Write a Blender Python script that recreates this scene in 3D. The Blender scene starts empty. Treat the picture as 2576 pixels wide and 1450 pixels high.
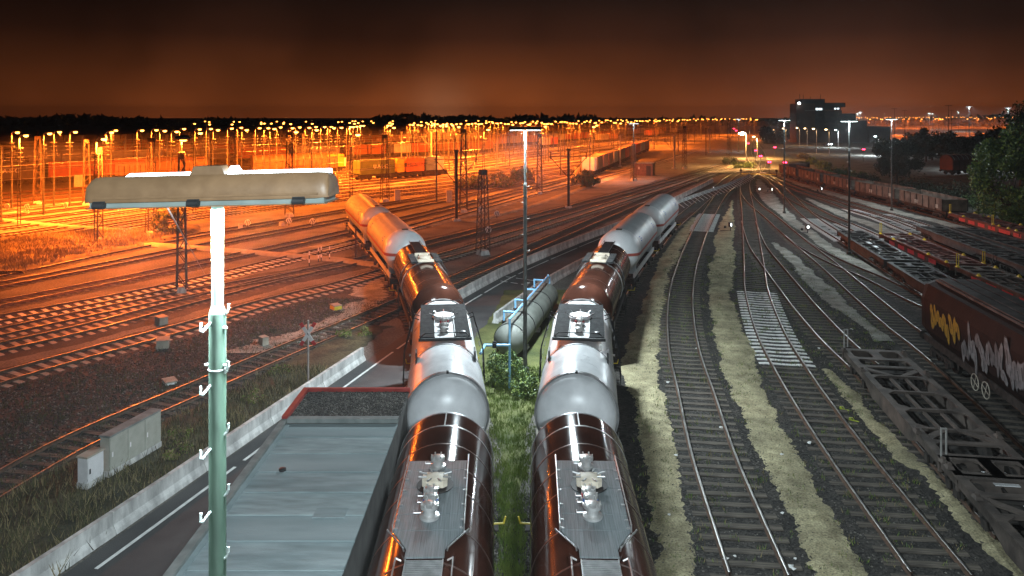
import bpy, math, random
import numpy as np
from mathutils import Vector, Matrix
random.seed(7); np.random.seed(7)
R = math.radians
S = bpy.context.scene
COL = S.collection

# ------------------------------------------------------------------ camera
F, H, VH, CU = 1910.0, 12.0, 290.0, 1288.0      # focal length (px of a 2576 wide frame), eye height, horizon row, centre column
cam = bpy.data.cameras.new('camera'); camo = bpy.data.objects.new('camera', cam); COL.objects.link(camo)
camo.location = (0, 0, H); camo.rotation_euler = (R(90), 0, 0)
cam.sensor_width = 36; cam.lens = 36*F/2576; cam.shift_y = -(725-VH)/2576
cam.clip_start = 0.05; cam.clip_end = 6000
S.camera = camo
# ------------------------------------------------------------------ night sky
W = bpy.data.worlds.new('World'); S.world = W; W.use_nodes = True
nt = W.node_tree; N = nt.nodes; LK = nt.links; N.clear()
def wn(t, **k):
    n = N.new(t)
    for a, b in k.items(): setattr(n, a, b)
    return n
tc = wn('ShaderNodeTexCoord'); sx = wn('ShaderNodeSeparateXYZ'); LK.new(tc.outputs['Generated'], sx.inputs[0])
rz = wn('ShaderNodeValToRGB'); LK.new(sx.outputs['Z'], rz.inputs[0])
el = rz.color_ramp.elements
el[0].position = 0.0; el[0].color = (.235, .052, .0125, 1)
el[1].position = 0.5; el[1].color = (.0015, .0011, .0012, 1)
for p, c in ((.012, (.215, .05, .012)), (.03, (.15, .036, .009)), (.06, (.078, .0205, .0062)), (.1, (.03, .0092, .0042)), (.15, (.0105, .0046, .003)), (.25, (.003, .0019, .0017))):
    e = el.new(p); e.color = c+(1,)
def dotdir(az, elv):
    d = wn('ShaderNodeVectorMath', operation='DOT_PRODUCT'); LK.new(tc.outputs['Generated'], d.inputs[0])
    d.inputs[1].default_value = (math.sin(R(az))*math.cos(R(elv)), math.cos(R(az))*math.cos(R(elv)), math.sin(R(elv)))
    return d.outputs['Value']
def mapr(v, a, b, c, d, smooth=True):
    m = wn('ShaderNodeMapRange'); m.interpolation_type = 'SMOOTHSTEP' if smooth else 'LINEAR'
    LK.new(v, m.inputs[0]); m.inputs[1].default_value = a; m.inputs[2].default_value = b; m.inputs[3].default_value = c; m.inputs[4].default_value = d
    return m.outputs[0]
gaz = mapr(dotdir(4, 0), .72, 1.0, .38, 1.15)
s0_ = mapr(dotdir(-5.3, .0), .965, 1.0, 0, 1, False)
spw = wn('ShaderNodeMath', operation='POWER'); LK.new(s0_, spw.inputs[0]); spw.inputs[1].default_value = 42.0; spot = spw.outputs[0]
nz = wn('ShaderNodeTexNoise'); nz.inputs['Scale'].default_value = 5; nz.inputs['Detail'].default_value = 3; LK.new(tc.outputs['Generated'], nz.inputs[0])
nm = mapr(nz.outputs[0], .3, .7, .7, 1.3)
mm = wn('ShaderNodeMath', operation='MULTIPLY'); LK.new(gaz, mm.inputs[0]); LK.new(nm, mm.inputs[1])
sc = wn('ShaderNodeVectorMath', operation='SCALE'); LK.new(rz.outputs[0], sc.inputs[0]); LK.new(mm.outputs[0], sc.inputs['Scale'])
sp = wn('ShaderNodeVectorMath', operation='SCALE'); sp.inputs[0].default_value = (.1, .055, .03); LK.new(spot, sp.inputs['Scale'])
ad = wn('ShaderNodeVectorMath', operation='ADD'); LK.new(sc.outputs[0], ad.inputs[0]); LK.new(sp.outputs[0], ad.inputs[1])
bg = wn('ShaderNodeBackground'); LK.new(ad.outputs[0], bg.inputs[0]); bg.inputs[1].default_value = 1.0
wo = wn('ShaderNodeOutputWorld'); LK.new(bg.outputs[0], wo.inputs[0])
# faint cool sun added as ambient fill, no moon is known
sl = bpy.data.lights.new('fill_sun', 'SUN'); sl.energy = 0.018; sl.angle = R(8); sl.color = (.75, .85, 1)
so = bpy.data.objects.new('fill_sun', sl); COL.objects.link(so); so.rotation_euler = (R(35), R(-20), 0)
# ------------------------------------------------------------------ render look
V = S.view_settings; V.view_transform = 'Standard'; V.look = 'None'; V.exposure = 0; V.gamma = 1
S.render.engine = 'CYCLES'
cy = S.cycles; cy.use_denoising = True; cy.max_bounces = 4; cy.diffuse_bounces = 2; cy.glossy_bounces = 2; cy.transmission_bounces = 2
cy.volume_bounces = 0; cy.transparent_max_bounces = 6; cy.sample_clamp_indirect = 2.0; cy.sample_clamp_direct = 0; cy.caustics_reflective = False; cy.caustics_refractive = False
try: cy.denoiser = 'OPENIMAGEDENOISE'
except Exception: pass

# ------------------------------------------------------------------ helpers
def G(u, v, z=0.0):
    """place on the plane at height z seen at column u, row v of the surveyed photograph"""
    Y = F*(H-z)/(v-VH); return Vector(((u-CU)/F*Y, Y, z))
def tag(o, label=None, cat=None, group=None, kind=None):
    if label: o['label'] = label
    if cat: o['category'] = cat
    if group: o['group'] = group
    if kind: o['kind'] = kind
    return o
def empty(name, loc=(0,0,0), rz=0.0, label=None, cat=None, group=None, parent=None):
    o = bpy.data.objects.new(name, None); COL.objects.link(o); o.location = loc; o.rotation_euler = (0,0,rz); o.empty_display_size = .2
    if parent: o.parent = parent
    return tag(o, label, cat, group)
class MB:
    def __init__(s): s.v = []; s.f = []; s.m = []
    def add(s, vs, fs, mi=0):
        b = len(s.v); s.v.extend([tuple(p) for p in vs]); s.f.extend([tuple(i+b for i in f) for f in fs]); s.m.extend([mi]*len(fs)); return s
    def box(s, c, d, rz=0.0, mi=0, top=1.0, topy=None):
        x, y, z = d[0]/2, d[1]/2, d[2]/2; ty = top if topy is None else topy; cs, sn = math.cos(rz), math.sin(rz); vs = []
        for k in (-1, 1):
            ax, ay = (x, y) if k < 0 else (x*top, y*ty)
            for a, b in ((-1,-1),(1,-1),(1,1),(-1,1)):
                px, py = a*ax, b*ay; vs.append((c[0]+px*cs-py*sn, c[1]+px*sn+py*cs, c[2]+k*z))
        return s.add(vs, [(3,2,1,0),(4,5,6,7),(0,1,5,4),(1,2,6,5),(2,3,7,6),(3,0,4,7)], mi)
    def tube(s, p0, p1, r, n=8, r1=None, mi=0, caps=True):
        p0, p1 = Vector(p0), Vector(p1); d = (p1-p0); 
        if d.length < 1e-6: return s
        d.normalize(); a = Vector((0,0,1)) if abs(d.z) < .9 else Vector((1,0,0)); x = d.cross(a).normalized(); y = d.cross(x); r1 = r if r1 is None else r1
        vs = []
        for p, q in ((p0, r), (p1, r1)):
            for i in range(n):
                t = 2*math.pi*i/n; vs.append(p + x*(q*math.cos(t)) + y*(q*math.sin(t)))
        fs = [(i, (i+1) % n, n+(i+1) % n, n+i) for i in range(n)]
        if caps: fs += [tuple(range(n))[::-1], tuple(range(n, 2*n))]
        return s.add(vs, fs, mi)
    def path(s, pts, r, n=8, mi=0):
        for a, b in zip(pts[:-1], pts[1:]): s.tube(a, b, r, n, mi=mi)
        for p in pts[1:-1]: s.ball(p, r*1.12, 8, 5, mi)
        return s
    def ball(s, c, r, n=10, k=6, mi=0, sc=(1,1,1)):
        vs = [(c[0], c[1], c[2]-r*sc[2])]
        for j in range(1, k):
            ph = -math.pi/2+math.pi*j/k
            for i in range(n):
                t = 2*math.pi*i/n; vs.append((c[0]+r*sc[0]*math.cos(ph)*math.cos(t), c[1]+r*sc[1]*math.cos(ph)*math.sin(t), c[2]+r*sc[2]*math.sin(ph)))
        vs.append((c[0], c[1], c[2]+r*sc[2])); fs = []
        for i in range(n): fs.append((0, 1+(i+1) % n, 1+i))
        for j in range(k-2):
            for i in range(n):
                a = 1+j*n; fs.append((a+i, a+(i+1) % n, a+n+(i+1) % n, a+n+i))
        a = 1+(k-2)*n; l = len(vs)-1
        for i in range(n): fs.append((a+i, a+(i+1) % n, l))
        return s.add(vs, fs, mi)
    def latheY(s, prof, zc, n=40, mi=0, mats=None):
        """prof: list of (y, r) turned about the axis x=0, z=zc"""
        vs = []; fs = []; ms = []
        for y, r in prof:
            for i in range(n):
                t = 2*math.pi*i/n; vs.append((r*math.sin(t), y, zc+r*math.cos(t)))
        for j in range(len(prof)-1):
            for i in range(n): fs.append((j*n+i, j*n+(i+1) % n, (j+1)*n+(i+1) % n, (j+1)*n+i))
        fs.append(tuple(range(n))[::-1]); fs.append(tuple(range((len(prof)-1)*n, len(prof)*n)))
        return s.add(vs, fs, mi)
    def latheZ(s, prof, c, n=16, mi=0):
        vs = []; fs = []
        for r, z in prof:
            for i in range(n):
                t = 2*math.pi*i/n; vs.append((c[0]+r*math.cos(t), c[1]+r*math.sin(t), c[2]+z))
        for j in range(len(prof)-1):
            for i in range(n): fs.append((j*n+i, j*n+(i+1) % n, (j+1)*n+(i+1) % n, (j+1)*n+i))
        fs.append(tuple(range(n))[::-1]); fs.append(tuple(range((len(prof)-1)*n, len(prof)*n)))
        return s.add(vs, fs, mi)
    def prism(s, poly, axis, a, b, mi=0):
        """poly: 2-D outline; axis 'x': (y,z) pushed from x=a to b; 'y': (x,z); 'z': (x,y)"""
        n = len(poly); vs = []
        for t in (a, b):
            for p, q in poly: vs.append({'x': (t,p,q), 'y': (p,t,q), 'z': (p,q,t)}[axis])
        return s.add(vs, [tuple(range(n))[::-1], tuple(range(n, 2*n))]+[(i, (i+1) % n, n+(i+1) % n, n+i) for i in range(n)], mi)
    def mesh(s, name, mats, smooth=False):
        me = bpy.data.meshes.new(name); me.from_pydata(s.v, [], s.f)
        for m in (mats if isinstance(mats, (list, tuple)) else [mats]): me.materials.append(m)
        if any(s.m): me.polygons.foreach_set('material_index', s.m)
        import bmesh
        if len(s.f) < 60000:
            bm = bmesh.new(); bm.from_mesh(me); bmesh.ops.recalc_face_normals(bm, faces=bm.faces)
            if smooth:
                for f in bm.faces: f.smooth = True
                for e in bm.edges:
                    if len(e.link_faces) == 2 and e.calc_face_angle(0) > .62: e.smooth = False
            bm.to_mesh(me); bm.free()
        return me
    def build(s, name, mats, parent=None, loc=(0,0,0), rz=0.0, smooth=False):
        return put(name, s.mesh(name, mats, smooth), parent, loc, rz)
def put(name, me, parent=None, loc=(0,0,0), rz=0.0):
    o = bpy.data.objects.new(name, me); COL.objects.link(o); o.location = loc; o.rotation_euler = (0,0,rz)
    if parent: o.parent = parent
    return o
KIDS = {}
def kids(o): return [c for c in bpy.data.objects if c.parent == o]
def copy_tree(o, ch, parent=None, loc=None, rz=None, label=None, group=None):
    c = o.copy(); COL.objects.link(c); c.parent = parent
    if loc is not None: c.location = loc
    if rz is not None: c.rotation_euler = (0,0,rz)
    if label: c['label'] = label
    if group: c['group'] = group
    for k in ch.get(o, []): copy_tree(k, ch, c)
    return c
def tree_of(o):
    d = {}
    for c in bpy.data.objects:
        if c.parent: d.setdefault(c.parent, []).append(c)
    return d
def spline(pts, step):
    """Catmull-Rom through world points, resampled every step metres: positions and unit tangents"""
    P = [np.array(p[:2], float) for p in pts]; P = [2*P[0]-P[1]]+P+[2*P[-1]-P[-2]]; out = []
    for i in range(1, len(P)-2):
        a, b, c, d = P[i-1:i+3]; n = max(2, int(np.linalg.norm(c-b)/max(step*.5, .1)))
        t0 = 0; t1 = t0+np.linalg.norm(b-a)**.5; t2 = t1+np.linalg.norm(c-b)**.5; t3 = t2+np.linalg.norm(d-c)**.5
        for k in range(n):
            t = t1+(t2-t1)*k/n
            A1 = (t1-t)/(t1-t0)*a+(t-t0)/(t1-t0)*b; A2 = (t2-t)/(t2-t1)*b+(t-t1)/(t2-t1)*c; A3 = (t3-t)/(t3-t2)*c+(t-t2)/(t3-t2)*d
            B1 = (t2-t)/(t2-t0)*A1+(t-t0)/(t2-t0)*A2; B2 = (t3-t)/(t3-t1)*A2+(t-t1)/(t3-t1)*A3
            out.append((t2-t)/(t2-t1)*B1+(t-t1)/(t2-t1)*B2)
    out.append(P[-2]); Q = np.array(out); L = np.concatenate([[0], np.cumsum(np.linalg.norm(np.diff(Q, axis=0), axis=1))])
    s = np.arange(0, L[-1], step); X = np.interp(s, L, Q[:,0]); Y = np.interp(s, L, Q[:,1])
    T = np.gradient(np.stack([X, Y], 1), axis=0); T /= np.linalg.norm(T, axis=1)[:,None]
    return np.stack([X, Y], 1), T
def raw_mesh(name, verts, faces, mats, mi=None, smooth=False):
    me = bpy.data.meshes.new(name); me.from_pydata([tuple(v) for v in verts], [], [tuple(f) for f in faces])
    for m in (mats if isinstance(mats, (list, tuple)) else [mats]): me.materials.append(m)
    if mi is not None: me.polygons.foreach_set('material_index', mi)
    if smooth: me.polygons.foreach_set('use_smooth', [True]*len(me.polygons))
    return me
def fast_mesh(name, verts, faces, mat, mi=None):
    """numpy arrays verts (n,3), faces (m,k)"""
    me = bpy.data.meshes.new(name); n, k = faces.shape
    me.vertices.add(len(verts)); me.vertices.foreach_set('co', np.asarray(verts, np.float32).ravel())
    me.loops.add(n*k); me.loops.foreach_set('vertex_index', faces.astype(np.int32).ravel())
    me.polygons.add(n); me.polygons.foreach_set('loop_start', np.arange(0, n*k, k, dtype=np.int32)); me.polygons.foreach_set('loop_total', np.full(n, k, np.int32))
    for m in (mat if isinstance(mat, (list, tuple)) else [mat]): me.materials.append(m)
    if mi is not None: me.polygons.foreach_set('material_index', np.asarray(mi, np.int32))
    me.update(calc_edges=True); me.validate(); return me

# ------------------------------------------------------------------ materials
def mat(name, c1, c2=None, scale=4.0, rough=.8, metal=0.0, bump=0.0, bscale=None, detail=4.0, vor=False, emit=None, es=0.0, lo=.35, hi=.65, spec=.5, coat=0.0, rvar=0.0, stretch=None, grain=0.0, gscale=40.0, blotch=0.0, bls=.5):
    m = bpy.data.materials.new(name); m.use_nodes = True; t = m.node_tree; n = t.nodes; l = t.links; b = n['Principled BSDF']
    b.inputs['Roughness'].default_value = rough; b.inputs['Metallic'].default_value = metal; b.inputs['Specular IOR Level'].default_value = spec
    b.inputs['Coat Weight'].default_value = coat
    b.inputs['Base Color'].default_value = tuple(c1)+(1,)
    if emit: 
        b.inputs['Emission Color'].default_value = tuple(emit)+(1,); b.inputs['Emission Strength'].default_value = es
        m.cycles.emission_sampling = 'NONE'
    if c2 is not None or bump or rvar:
        tc = n.new('ShaderNodeTexCoord'); src = tc.outputs['Object']
        if stretch:
            mp = n.new('ShaderNodeMapping'); mp.inputs['Scale'].default_value = stretch; l.new(src, mp.inputs[0]); src = mp.outputs[0]
        def tex(sc, v):
            if v:
                q = n.new('ShaderNodeTexVoronoi'); q.inputs['Scale'].default_value = sc; l.new(src, q.inputs['Vector']); return q
            q = n.new('ShaderNodeTexNoise'); q.inputs['Scale'].default_value = sc; q.inputs['Detail'].default_value = detail; l.new(src, q.inputs['Vector']); return q
        q = tex(scale, False)
        if c2 is not None:
            r = n.new('ShaderNodeValToRGB'); r.color_ramp.elements[0].position = lo; r.color_ramp.elements[1].position = hi
            r.color_ramp.elements[0].color = tuple(c1)+(1,); r.color_ramp.elements[1].color = tuple(c2)+(1,)
            l.new(q.outputs[0], r.inputs[0]); out = r.outputs[0]
            if vor:   # stones: every cell a slightly different tone
                w = tex(bscale or scale*3, True); sep = n.new('ShaderNodeSeparateColor'); l.new(w.outputs['Color'], sep.inputs[0])
                mr = n.new('ShaderNodeMapRange'); mr.inputs[3].default_value = .35; mr.inputs[4].default_value = 1.75; l.new(sep.outputs[0], mr.inputs[0])
                vm = n.new('ShaderNodeVectorMath'); vm.operation = 'SCALE'; l.new(out, vm.inputs[0]); l.new(mr.outputs[0], vm.inputs['Scale']); out = vm.outputs[0]
            for grain_, gs_ in ([(grain, gscale)] if grain else [])+([(blotch, bls)] if blotch else []):
                w = tex(gs_, False); mr = n.new('ShaderNodeMapRange'); mr.inputs[1].default_value = .3; mr.inputs[2].default_value = .7; mr.inputs[3].default_value = 1-grain_; mr.inputs[4].default_value = 1+grain_; l.new(w.outputs[0], mr.inputs[0])
                vm = n.new('ShaderNodeVectorMath'); vm.operation = 'SCALE'; l.new(out, vm.inputs[0]); l.new(mr.outputs[0], vm.inputs['Scale']); out = vm.outputs[0]
            l.new(out, b.inputs['Base Color'])
        if rvar:
            mr = n.new('ShaderNodeMapRange'); mr.inputs[3].default_value = max(.02, rough-rvar); mr.inputs[4].default_value = rough+rvar; l.new(q.outputs[0], mr.inputs[0]); l.new(mr.outputs[0], b.inputs['Roughness'])
        if bump:
            w = tex(bscale or scale*3, vor); bp = n.new('ShaderNodeBump'); bp.inputs['Strength'].default_value = bump; bp.inputs['Distance'].default_value = .05
            l.new(w.outputs[0], bp.inputs['Height']); l.new(bp.outputs[0], b.inputs['Normal'])
    return m
M = {}
M['earth'] = mat('earth', (.09,.084,.074), (.185,.172,.15), .35, .95, bump=.8, bscale=9, detail=12, grain=.5, gscale=9)
M['ballast'] = mat('ballast', (.017,.0155,.0135), (.043,.038,.033), 1.1, .92, bump=1.0, bscale=11, detail=6, vor=True)
M['ballast_rust'] = mat('ballast_rust', (.024,.021,.018), (.065,.056,.046), .9, .92, bump=1.0, bscale=10, detail=6, vor=True)
M['stone'] = mat('stone', (.026,.024,.021), (.075,.068,.06), 2.0, .9)
M['stone_l'] = mat('stone_light', (.09,.083,.075), (.2,.185,.16), 2.0, .9)
M['stone_d'] = mat('stone_dark', (.022,.02,.019), (.06,.054,.048), 2.0, .9)
M['sand'] = mat('sand', (.23,.2,.115), (.44,.39,.24), 2.2, .95, bump=1.0, bscale=22, detail=12, lo=.3, hi=.72, grain=.45, gscale=16, blotch=.35, bls=.7)
M['sand_grey'] = mat('sand_grey', (.2,.195,.17), (.4,.385,.33), 1.3, .95, bump=1.0, bscale=22, detail=12, lo=.3, hi=.72, grain=.4, gscale=16, blotch=.35, bls=.7)
M['asphalt'] = mat('asphalt', (.05,.05,.052), (.082,.08,.08), .6, .85, bump=.25, bscale=30, detail=10)
M['asphalt_pale'] = mat('asphalt_pale', (.14,.125,.1), (.24,.21,.17), .5, .9, bump=.3, bscale=20, detail=8)
M['paint'] = mat('paint', (.62,.62,.6), (.82,.82,.8), 3, .7)
M['concrete'] = mat('concrete', (.36,.36,.35), (.64,.64,.62), 2.2, .88, bump=.25, bscale=25, detail=10, stretch=(1.6,1.6,.5), grain=.18, gscale=.8)
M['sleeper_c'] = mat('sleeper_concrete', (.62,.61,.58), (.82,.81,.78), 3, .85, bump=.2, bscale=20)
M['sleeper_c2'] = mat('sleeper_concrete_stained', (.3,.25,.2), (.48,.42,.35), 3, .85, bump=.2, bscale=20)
M['sleeper_w'] = mat('sleeper_wood', (.045,.037,.03), (.15,.128,.103), 4, .9, bump=.5, bscale=20, stretch=(.3,4,1))
M['rail_top'] = mat('rail_top', (.28,.265,.25), (.45,.43,.41), 1.5, .36, .9, rvar=.1)
M['rust'] = mat('rust', (.05,.028,.018), (.12,.062,.036), 5, .85, bump=.2)
M['brown_tank'] = mat('brown_tank', (.04,.0145,.0095), (.062,.022,.014), 1.6, .12, .0, rvar=.03, coat=.0, spec=.5, lo=.3, hi=.75, grain=.35, gscale=.9)
M['white_tank'] = mat('white_tank', (.74,.75,.765), (.84,.85,.86), 1.0, .3, .0, rvar=.1, grain=.1, gscale=2.5, blotch=.12, bls=.8)
M['gas_tank'] = mat('gas_tank', (.4,.42,.44), (.54,.56,.575), .8, .42, .1, rvar=.1)
M['gas_end'] = mat('gas_end', (.7,.71,.72), (.8,.81,.82), 1.0, .3)
M['red_band'] = mat('red_band', (.36,.075,.055), (.46,.1,.075), 3, .5)
M['seam'] = mat('seam', (.3,.3,.31), (.5,.5,.5), 3, .35, .7)
M['seam_dark'] = mat('seam_dark', (.05,.03,.025), (.1,.06,.05), 3, .4, .4)
M['under'] = mat('underframe', (.018,.016,.015), (.05,.042,.036), 4, .8, .2)
M['steel'] = mat('steel', (.38,.38,.38), (.55,.55,.55), 6, .4, .8)
M['grating'] = mat('grating', (.11,.135,.142), (.21,.235,.245), 5, .55, .0, bump=.5, bscale=30, stretch=(9,.2,1))
M['grating_d'] = mat('grating_dark', (.011,.012,.013), (.028,.03,.031), 6, .8, .0, bump=.4, bscale=30, spec=.12)
M['ivory'] = mat('ivory', (.55,.47,.37), (.7,.62,.5), 6, .5)
M['valve'] = mat('valve_steel', (.62,.6,.58), (.8,.78,.76), 7, .28, .7)
M['red'] = mat('red_paint', (.5,.025,.03), (.6,.05,.05), 5, .4)
M['blue'] = mat('blue_paint', (.05,.17,.5), (.07,.22,.6), 5, .4)
M['yellow'] = mat('yellow_paint', (.62,.46,.03), (.75,.58,.06), 5, .5)
M['black'] = mat('black_paint', (.012,.012,.013), (.025,.025,.026), 5, .55)
M['white'] = mat('white_paint', (.78,.78,.78), (.88,.88,.88), 5, .5)
M['deck'] = mat('wagon_deck', (.055,.044,.038), (.135,.108,.092), 1.5, .7, .2, bump=.3, bscale=12, detail=8)
M['deck_dark'] = mat('wagon_deck_dark', (.03,.03,.03), (.07,.068,.065), 1.5, .65, .25, bump=.3, bscale=12, detail=8)
M['deck_red'] = mat('wagon_deck_red', (.07,.022,.018), (.13,.045,.035), 1.5, .65, .1, bump=.3, bscale=12, detail=8)
M['hopper'] = mat('hopper', (.008,.0045,.004), (.022,.009,.007), .8, .75, .0, bump=.2, bscale=8, detail=8, spec=.25)
M['hopper_roof'] = mat('hopper_roof', (.05,.045,.043), (.13,.12,.115), 2, .5, .3)
M['pole_green_lit'] = mat('pole_green_lit', (.05,.08,.062), (.075,.11,.088), 4, .5)  # upper post: the lamp's brightness is put into a paler green
M['pole_green'] = mat('pole_green', (.011,.024,.016), (.024,.045,.031), 4, .55, bump=.15, bscale=18, detail=8, stretch=(1,1,.3))
M['pole_dark'] = mat('pole_dark', (.05,.055,.05), (.1,.105,.1), 4, .6, .2)
M['pole_grey'] = mat('pole_grey', (.3,.29,.27), (.42,.41,.39), 4, .6, .2)
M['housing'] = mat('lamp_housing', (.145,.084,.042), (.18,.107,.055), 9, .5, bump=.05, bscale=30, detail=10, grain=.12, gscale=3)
M['housing_low'] = mat('lamp_tray', (.13,.16,.15), (.2,.23,.21), 5, .5)
M['mast'] = mat('mast_steel', (.045,.035,.03), (.1,.075,.06), 4, .75, .2)
M['felt'] = mat('roof_felt', (.2,.255,.265), (.285,.34,.35), .9, .85, bump=.2, bscale=22, detail=10, stretch=(.35,1.6,1))
M['felt_edge'] = mat('roof_felt_edge', (.15,.17,.165), (.24,.26,.25), 3, .85, bump=.2, bscale=12)
M['red_trim'] = mat('red_trim', (.28,.035,.03), (.4,.06,.05), 3, .4)
M['gravel_roof'] = mat('roof_gravel', (.05,.048,.046), (.2,.19,.18), 9, .9, bump=1, bscale=22, vor=True)
M['felt_b'] = mat('roof_felt_worn', (.185,.24,.25), (.27,.325,.335), 1.4, .85, bump=.25, bscale=22, detail=10, stretch=(.35,1.6,1), grain=.2, gscale=3)
M['felt_c'] = mat('roof_felt_pale', (.2,.26,.268), (.3,.36,.37), .7, .85, bump=.25, bscale=22, detail=10, stretch=(.35,1.6,1), grain=.2, gscale=5)
M['turf_dull'] = mat('turf_dull', (.03,.029,.017), (.095,.088,.045), .9, .95, bump=.8, bscale=9, detail=9, grain=.4, gscale=8)
M['cinder'] = mat('cinder', (.02,.018,.017), (.06,.053,.047), .45, .95, bump=.8, bscale=10, detail=12, grain=.5, gscale=8)
M['hook'] = mat('hook', (.1,.12,.115), (.15,.17,.16), 5, .5)
M['wall'] = mat('render_wall', (.1,.095,.09), (.15,.145,.135), 2, .9)
M['cab_grey'] = mat('cabinet_grey', (.34,.35,.30), (.42,.43,.38), 3, .7)
M['cab_white'] = mat('cabinet_white', (.66,.67,.68), (.76,.77,.78), 3, .6)
M['tank_green'] = mat('storage_tank', (.11,.12,.105), (.18,.19,.17), 1.2, .6, bump=.1, detail=8)
M['pipe_blue'] = mat('pipe_blue', (.18,.42,.68), (.26,.52,.76), 4, .4)
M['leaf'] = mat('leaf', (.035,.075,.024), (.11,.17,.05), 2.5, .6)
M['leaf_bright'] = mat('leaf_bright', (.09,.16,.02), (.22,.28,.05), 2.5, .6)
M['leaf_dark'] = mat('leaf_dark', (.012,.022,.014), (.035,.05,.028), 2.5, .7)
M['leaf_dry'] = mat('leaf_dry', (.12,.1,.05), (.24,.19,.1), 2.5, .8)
M['grass'] = mat('grass_blades', (.09,.15,.02), (.2,.26,.05), .8, .8)
M['grass_dry'] = mat('grass_dry', (.16,.13,.06), (.32,.26,.13), .6, .85)
M['turf'] = mat('turf', (.05,.065,.02), (.13,.14,.045), .7, .95, bump=.8, bscale=9, detail=9)
M['turf_dry'] = mat('turf_dry', (.11,.09,.045), (.24,.19,.1), .5, .95, bump=.8, bscale=8, detail=9)
M['bark'] = mat('bark', (.04,.03,.022), (.08,.06,.045), 6, .9)
M['far_wood'] = mat('far_wood', (.1,.08,.05), (.17,.14,.09), .1, .95)
M['tower'] = mat('tower_cladding', (.09,.05,.035), (.14,.085,.06), .3, .85)
M['tower_d'] = mat('tower_dark', (.03,.03,.035), (.055,.055,.06), .4, .7)
M['brick'] = mat('brick_dark', (.1,.055,.04), (.16,.085,.06), 3, .9, bump=.3)
M['paper'] = mat('paper', (.7,.7,.68), (.85,.85,.83), 6, .8)
M['e_white'] = mat('lamp_glass_white', (.8,.8,.8), emit=(.82,.95,1.0), es=14)
M['e_sodium'] = mat('lamp_glass_sodium', (.8,.5,.2), emit=(1.0,.33,.05), es=16)
M['e_warm'] = mat('lamp_glass_warm', (.8,.6,.4), emit=(1.0,.62,.3), es=14)
M['e_red'] = mat('signal_glass_red', (.5,.02,.03), emit=(1.0,.03,.08), es=16)
M['e_sig'] = mat('signal_glass_white', (.8,.8,.8), emit=(.95,1,.98), es=2.2)
M['e_window'] = mat('lit_window', (.6,.6,.6), emit=(.8,.95,1), es=2.5)
M['e_flood'] = mat('flood_glass', (.8,.7,.6), emit=(1.0,.8,.55), es=220)
NEXT = [0]
def light(parent, loc, W_, col, size=(.6,.25), rot=(0,0,0), spread=180):
    l = bpy.data.lights.new('lamp_light', 'AREA'); l.energy = W_; l.color = col; l.shape = 'RECTANGLE'; l.size, l.size_y = size; l.spread = R(spread)
    o = bpy.data.objects.new('lamp_light', l); COL.objects.link(o); o.location = loc; o.rotation_euler = rot; o.parent = parent; return o
SODIUM = (1.0, .175, .014); COOL = (.80, .94, 1.0)
# ================================================================== ground, tracks, paths, road
def sheet(name, poly, z, m, kind='structure'):
    o = put(name, raw_mesh(name, [(p[0], p[1], z) for p in poly], [tuple(range(len(poly)))], m)); tag(o, kind=kind); return o
sheet('ground', [(-2500,-60),(2500,-60),(2500,3000),(-2500,3000)], 0.0, M['earth'])
def strip(name, left, right, z0, z1, m, jit=.12, step=.4, inset=.25, parent=None, label=None):
    """a ribbon between two world polylines, ragged at its edges, a little proud in the middle"""
    L, _ = spline(left, step); n = len(L); Rr, _ = spline(right, step*.5); idx = np.linspace(0, len(Rr)-1, n).astype(int); Rr = Rr[idx]
    def rag(): 
        a = np.random.randn(n); b = np.convolve(np.random.randn(n+8), np.ones(9)/3, 'valid')[:n]; c = np.convolve(np.random.randn(n+40), np.ones(41)/6.4, 'valid')[:n]; return (a*.3+b*.55+c*.8)*jit
    D = Rr-L; Wd = np.linalg.norm(D, axis=1)[:,None]; U = D/Wd
    L = L+U*rag()[:,None]; Rr = Rr+U*rag()[:,None]; D = Rr-L; rows = []
    wi = np.minimum(inset, np.linalg.norm(D, axis=1)*.3)[:,None]; U = D/np.linalg.norm(D, axis=1)[:,None]
    for P, z in ((L, z0), (L+U*wi*(.6+.8*np.random.rand(n,1)), z1), ((L+Rr)/2, z1+.004), (Rr-U*wi*(.6+.8*np.random.rand(n,1)), z1), (Rr, z0)):
        rows.append(np.concatenate([P, np.full((n,1), z)], 1))
    Vv = np.stack(rows, 1).reshape(-1, 3); q = np.arange(n-1)[:,None]*5+np.arange(4)[None,:]; q = q.ravel()
    fs = np.stack([q, q+1, q+6, q+5], 1)
    o = put(name, fast_mesh(name, Vv, fs, m), parent)
    if not parent: tag(o, label, kind='structure')
    return o
# darker, coarser ballast field of the right-hand sidings
sheet('ballast_field', [G(1600,1460)[:2], (30,10), (34,40), G(2576,640)[:2], G(2576,560)[:2], G(2150,490)[:2], G(1960,440)[:2], G(1860,437)[:2], G(1650,545)[:2], (4,46), (1.2,30), (.6,18)], .004, M['ballast'])

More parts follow.
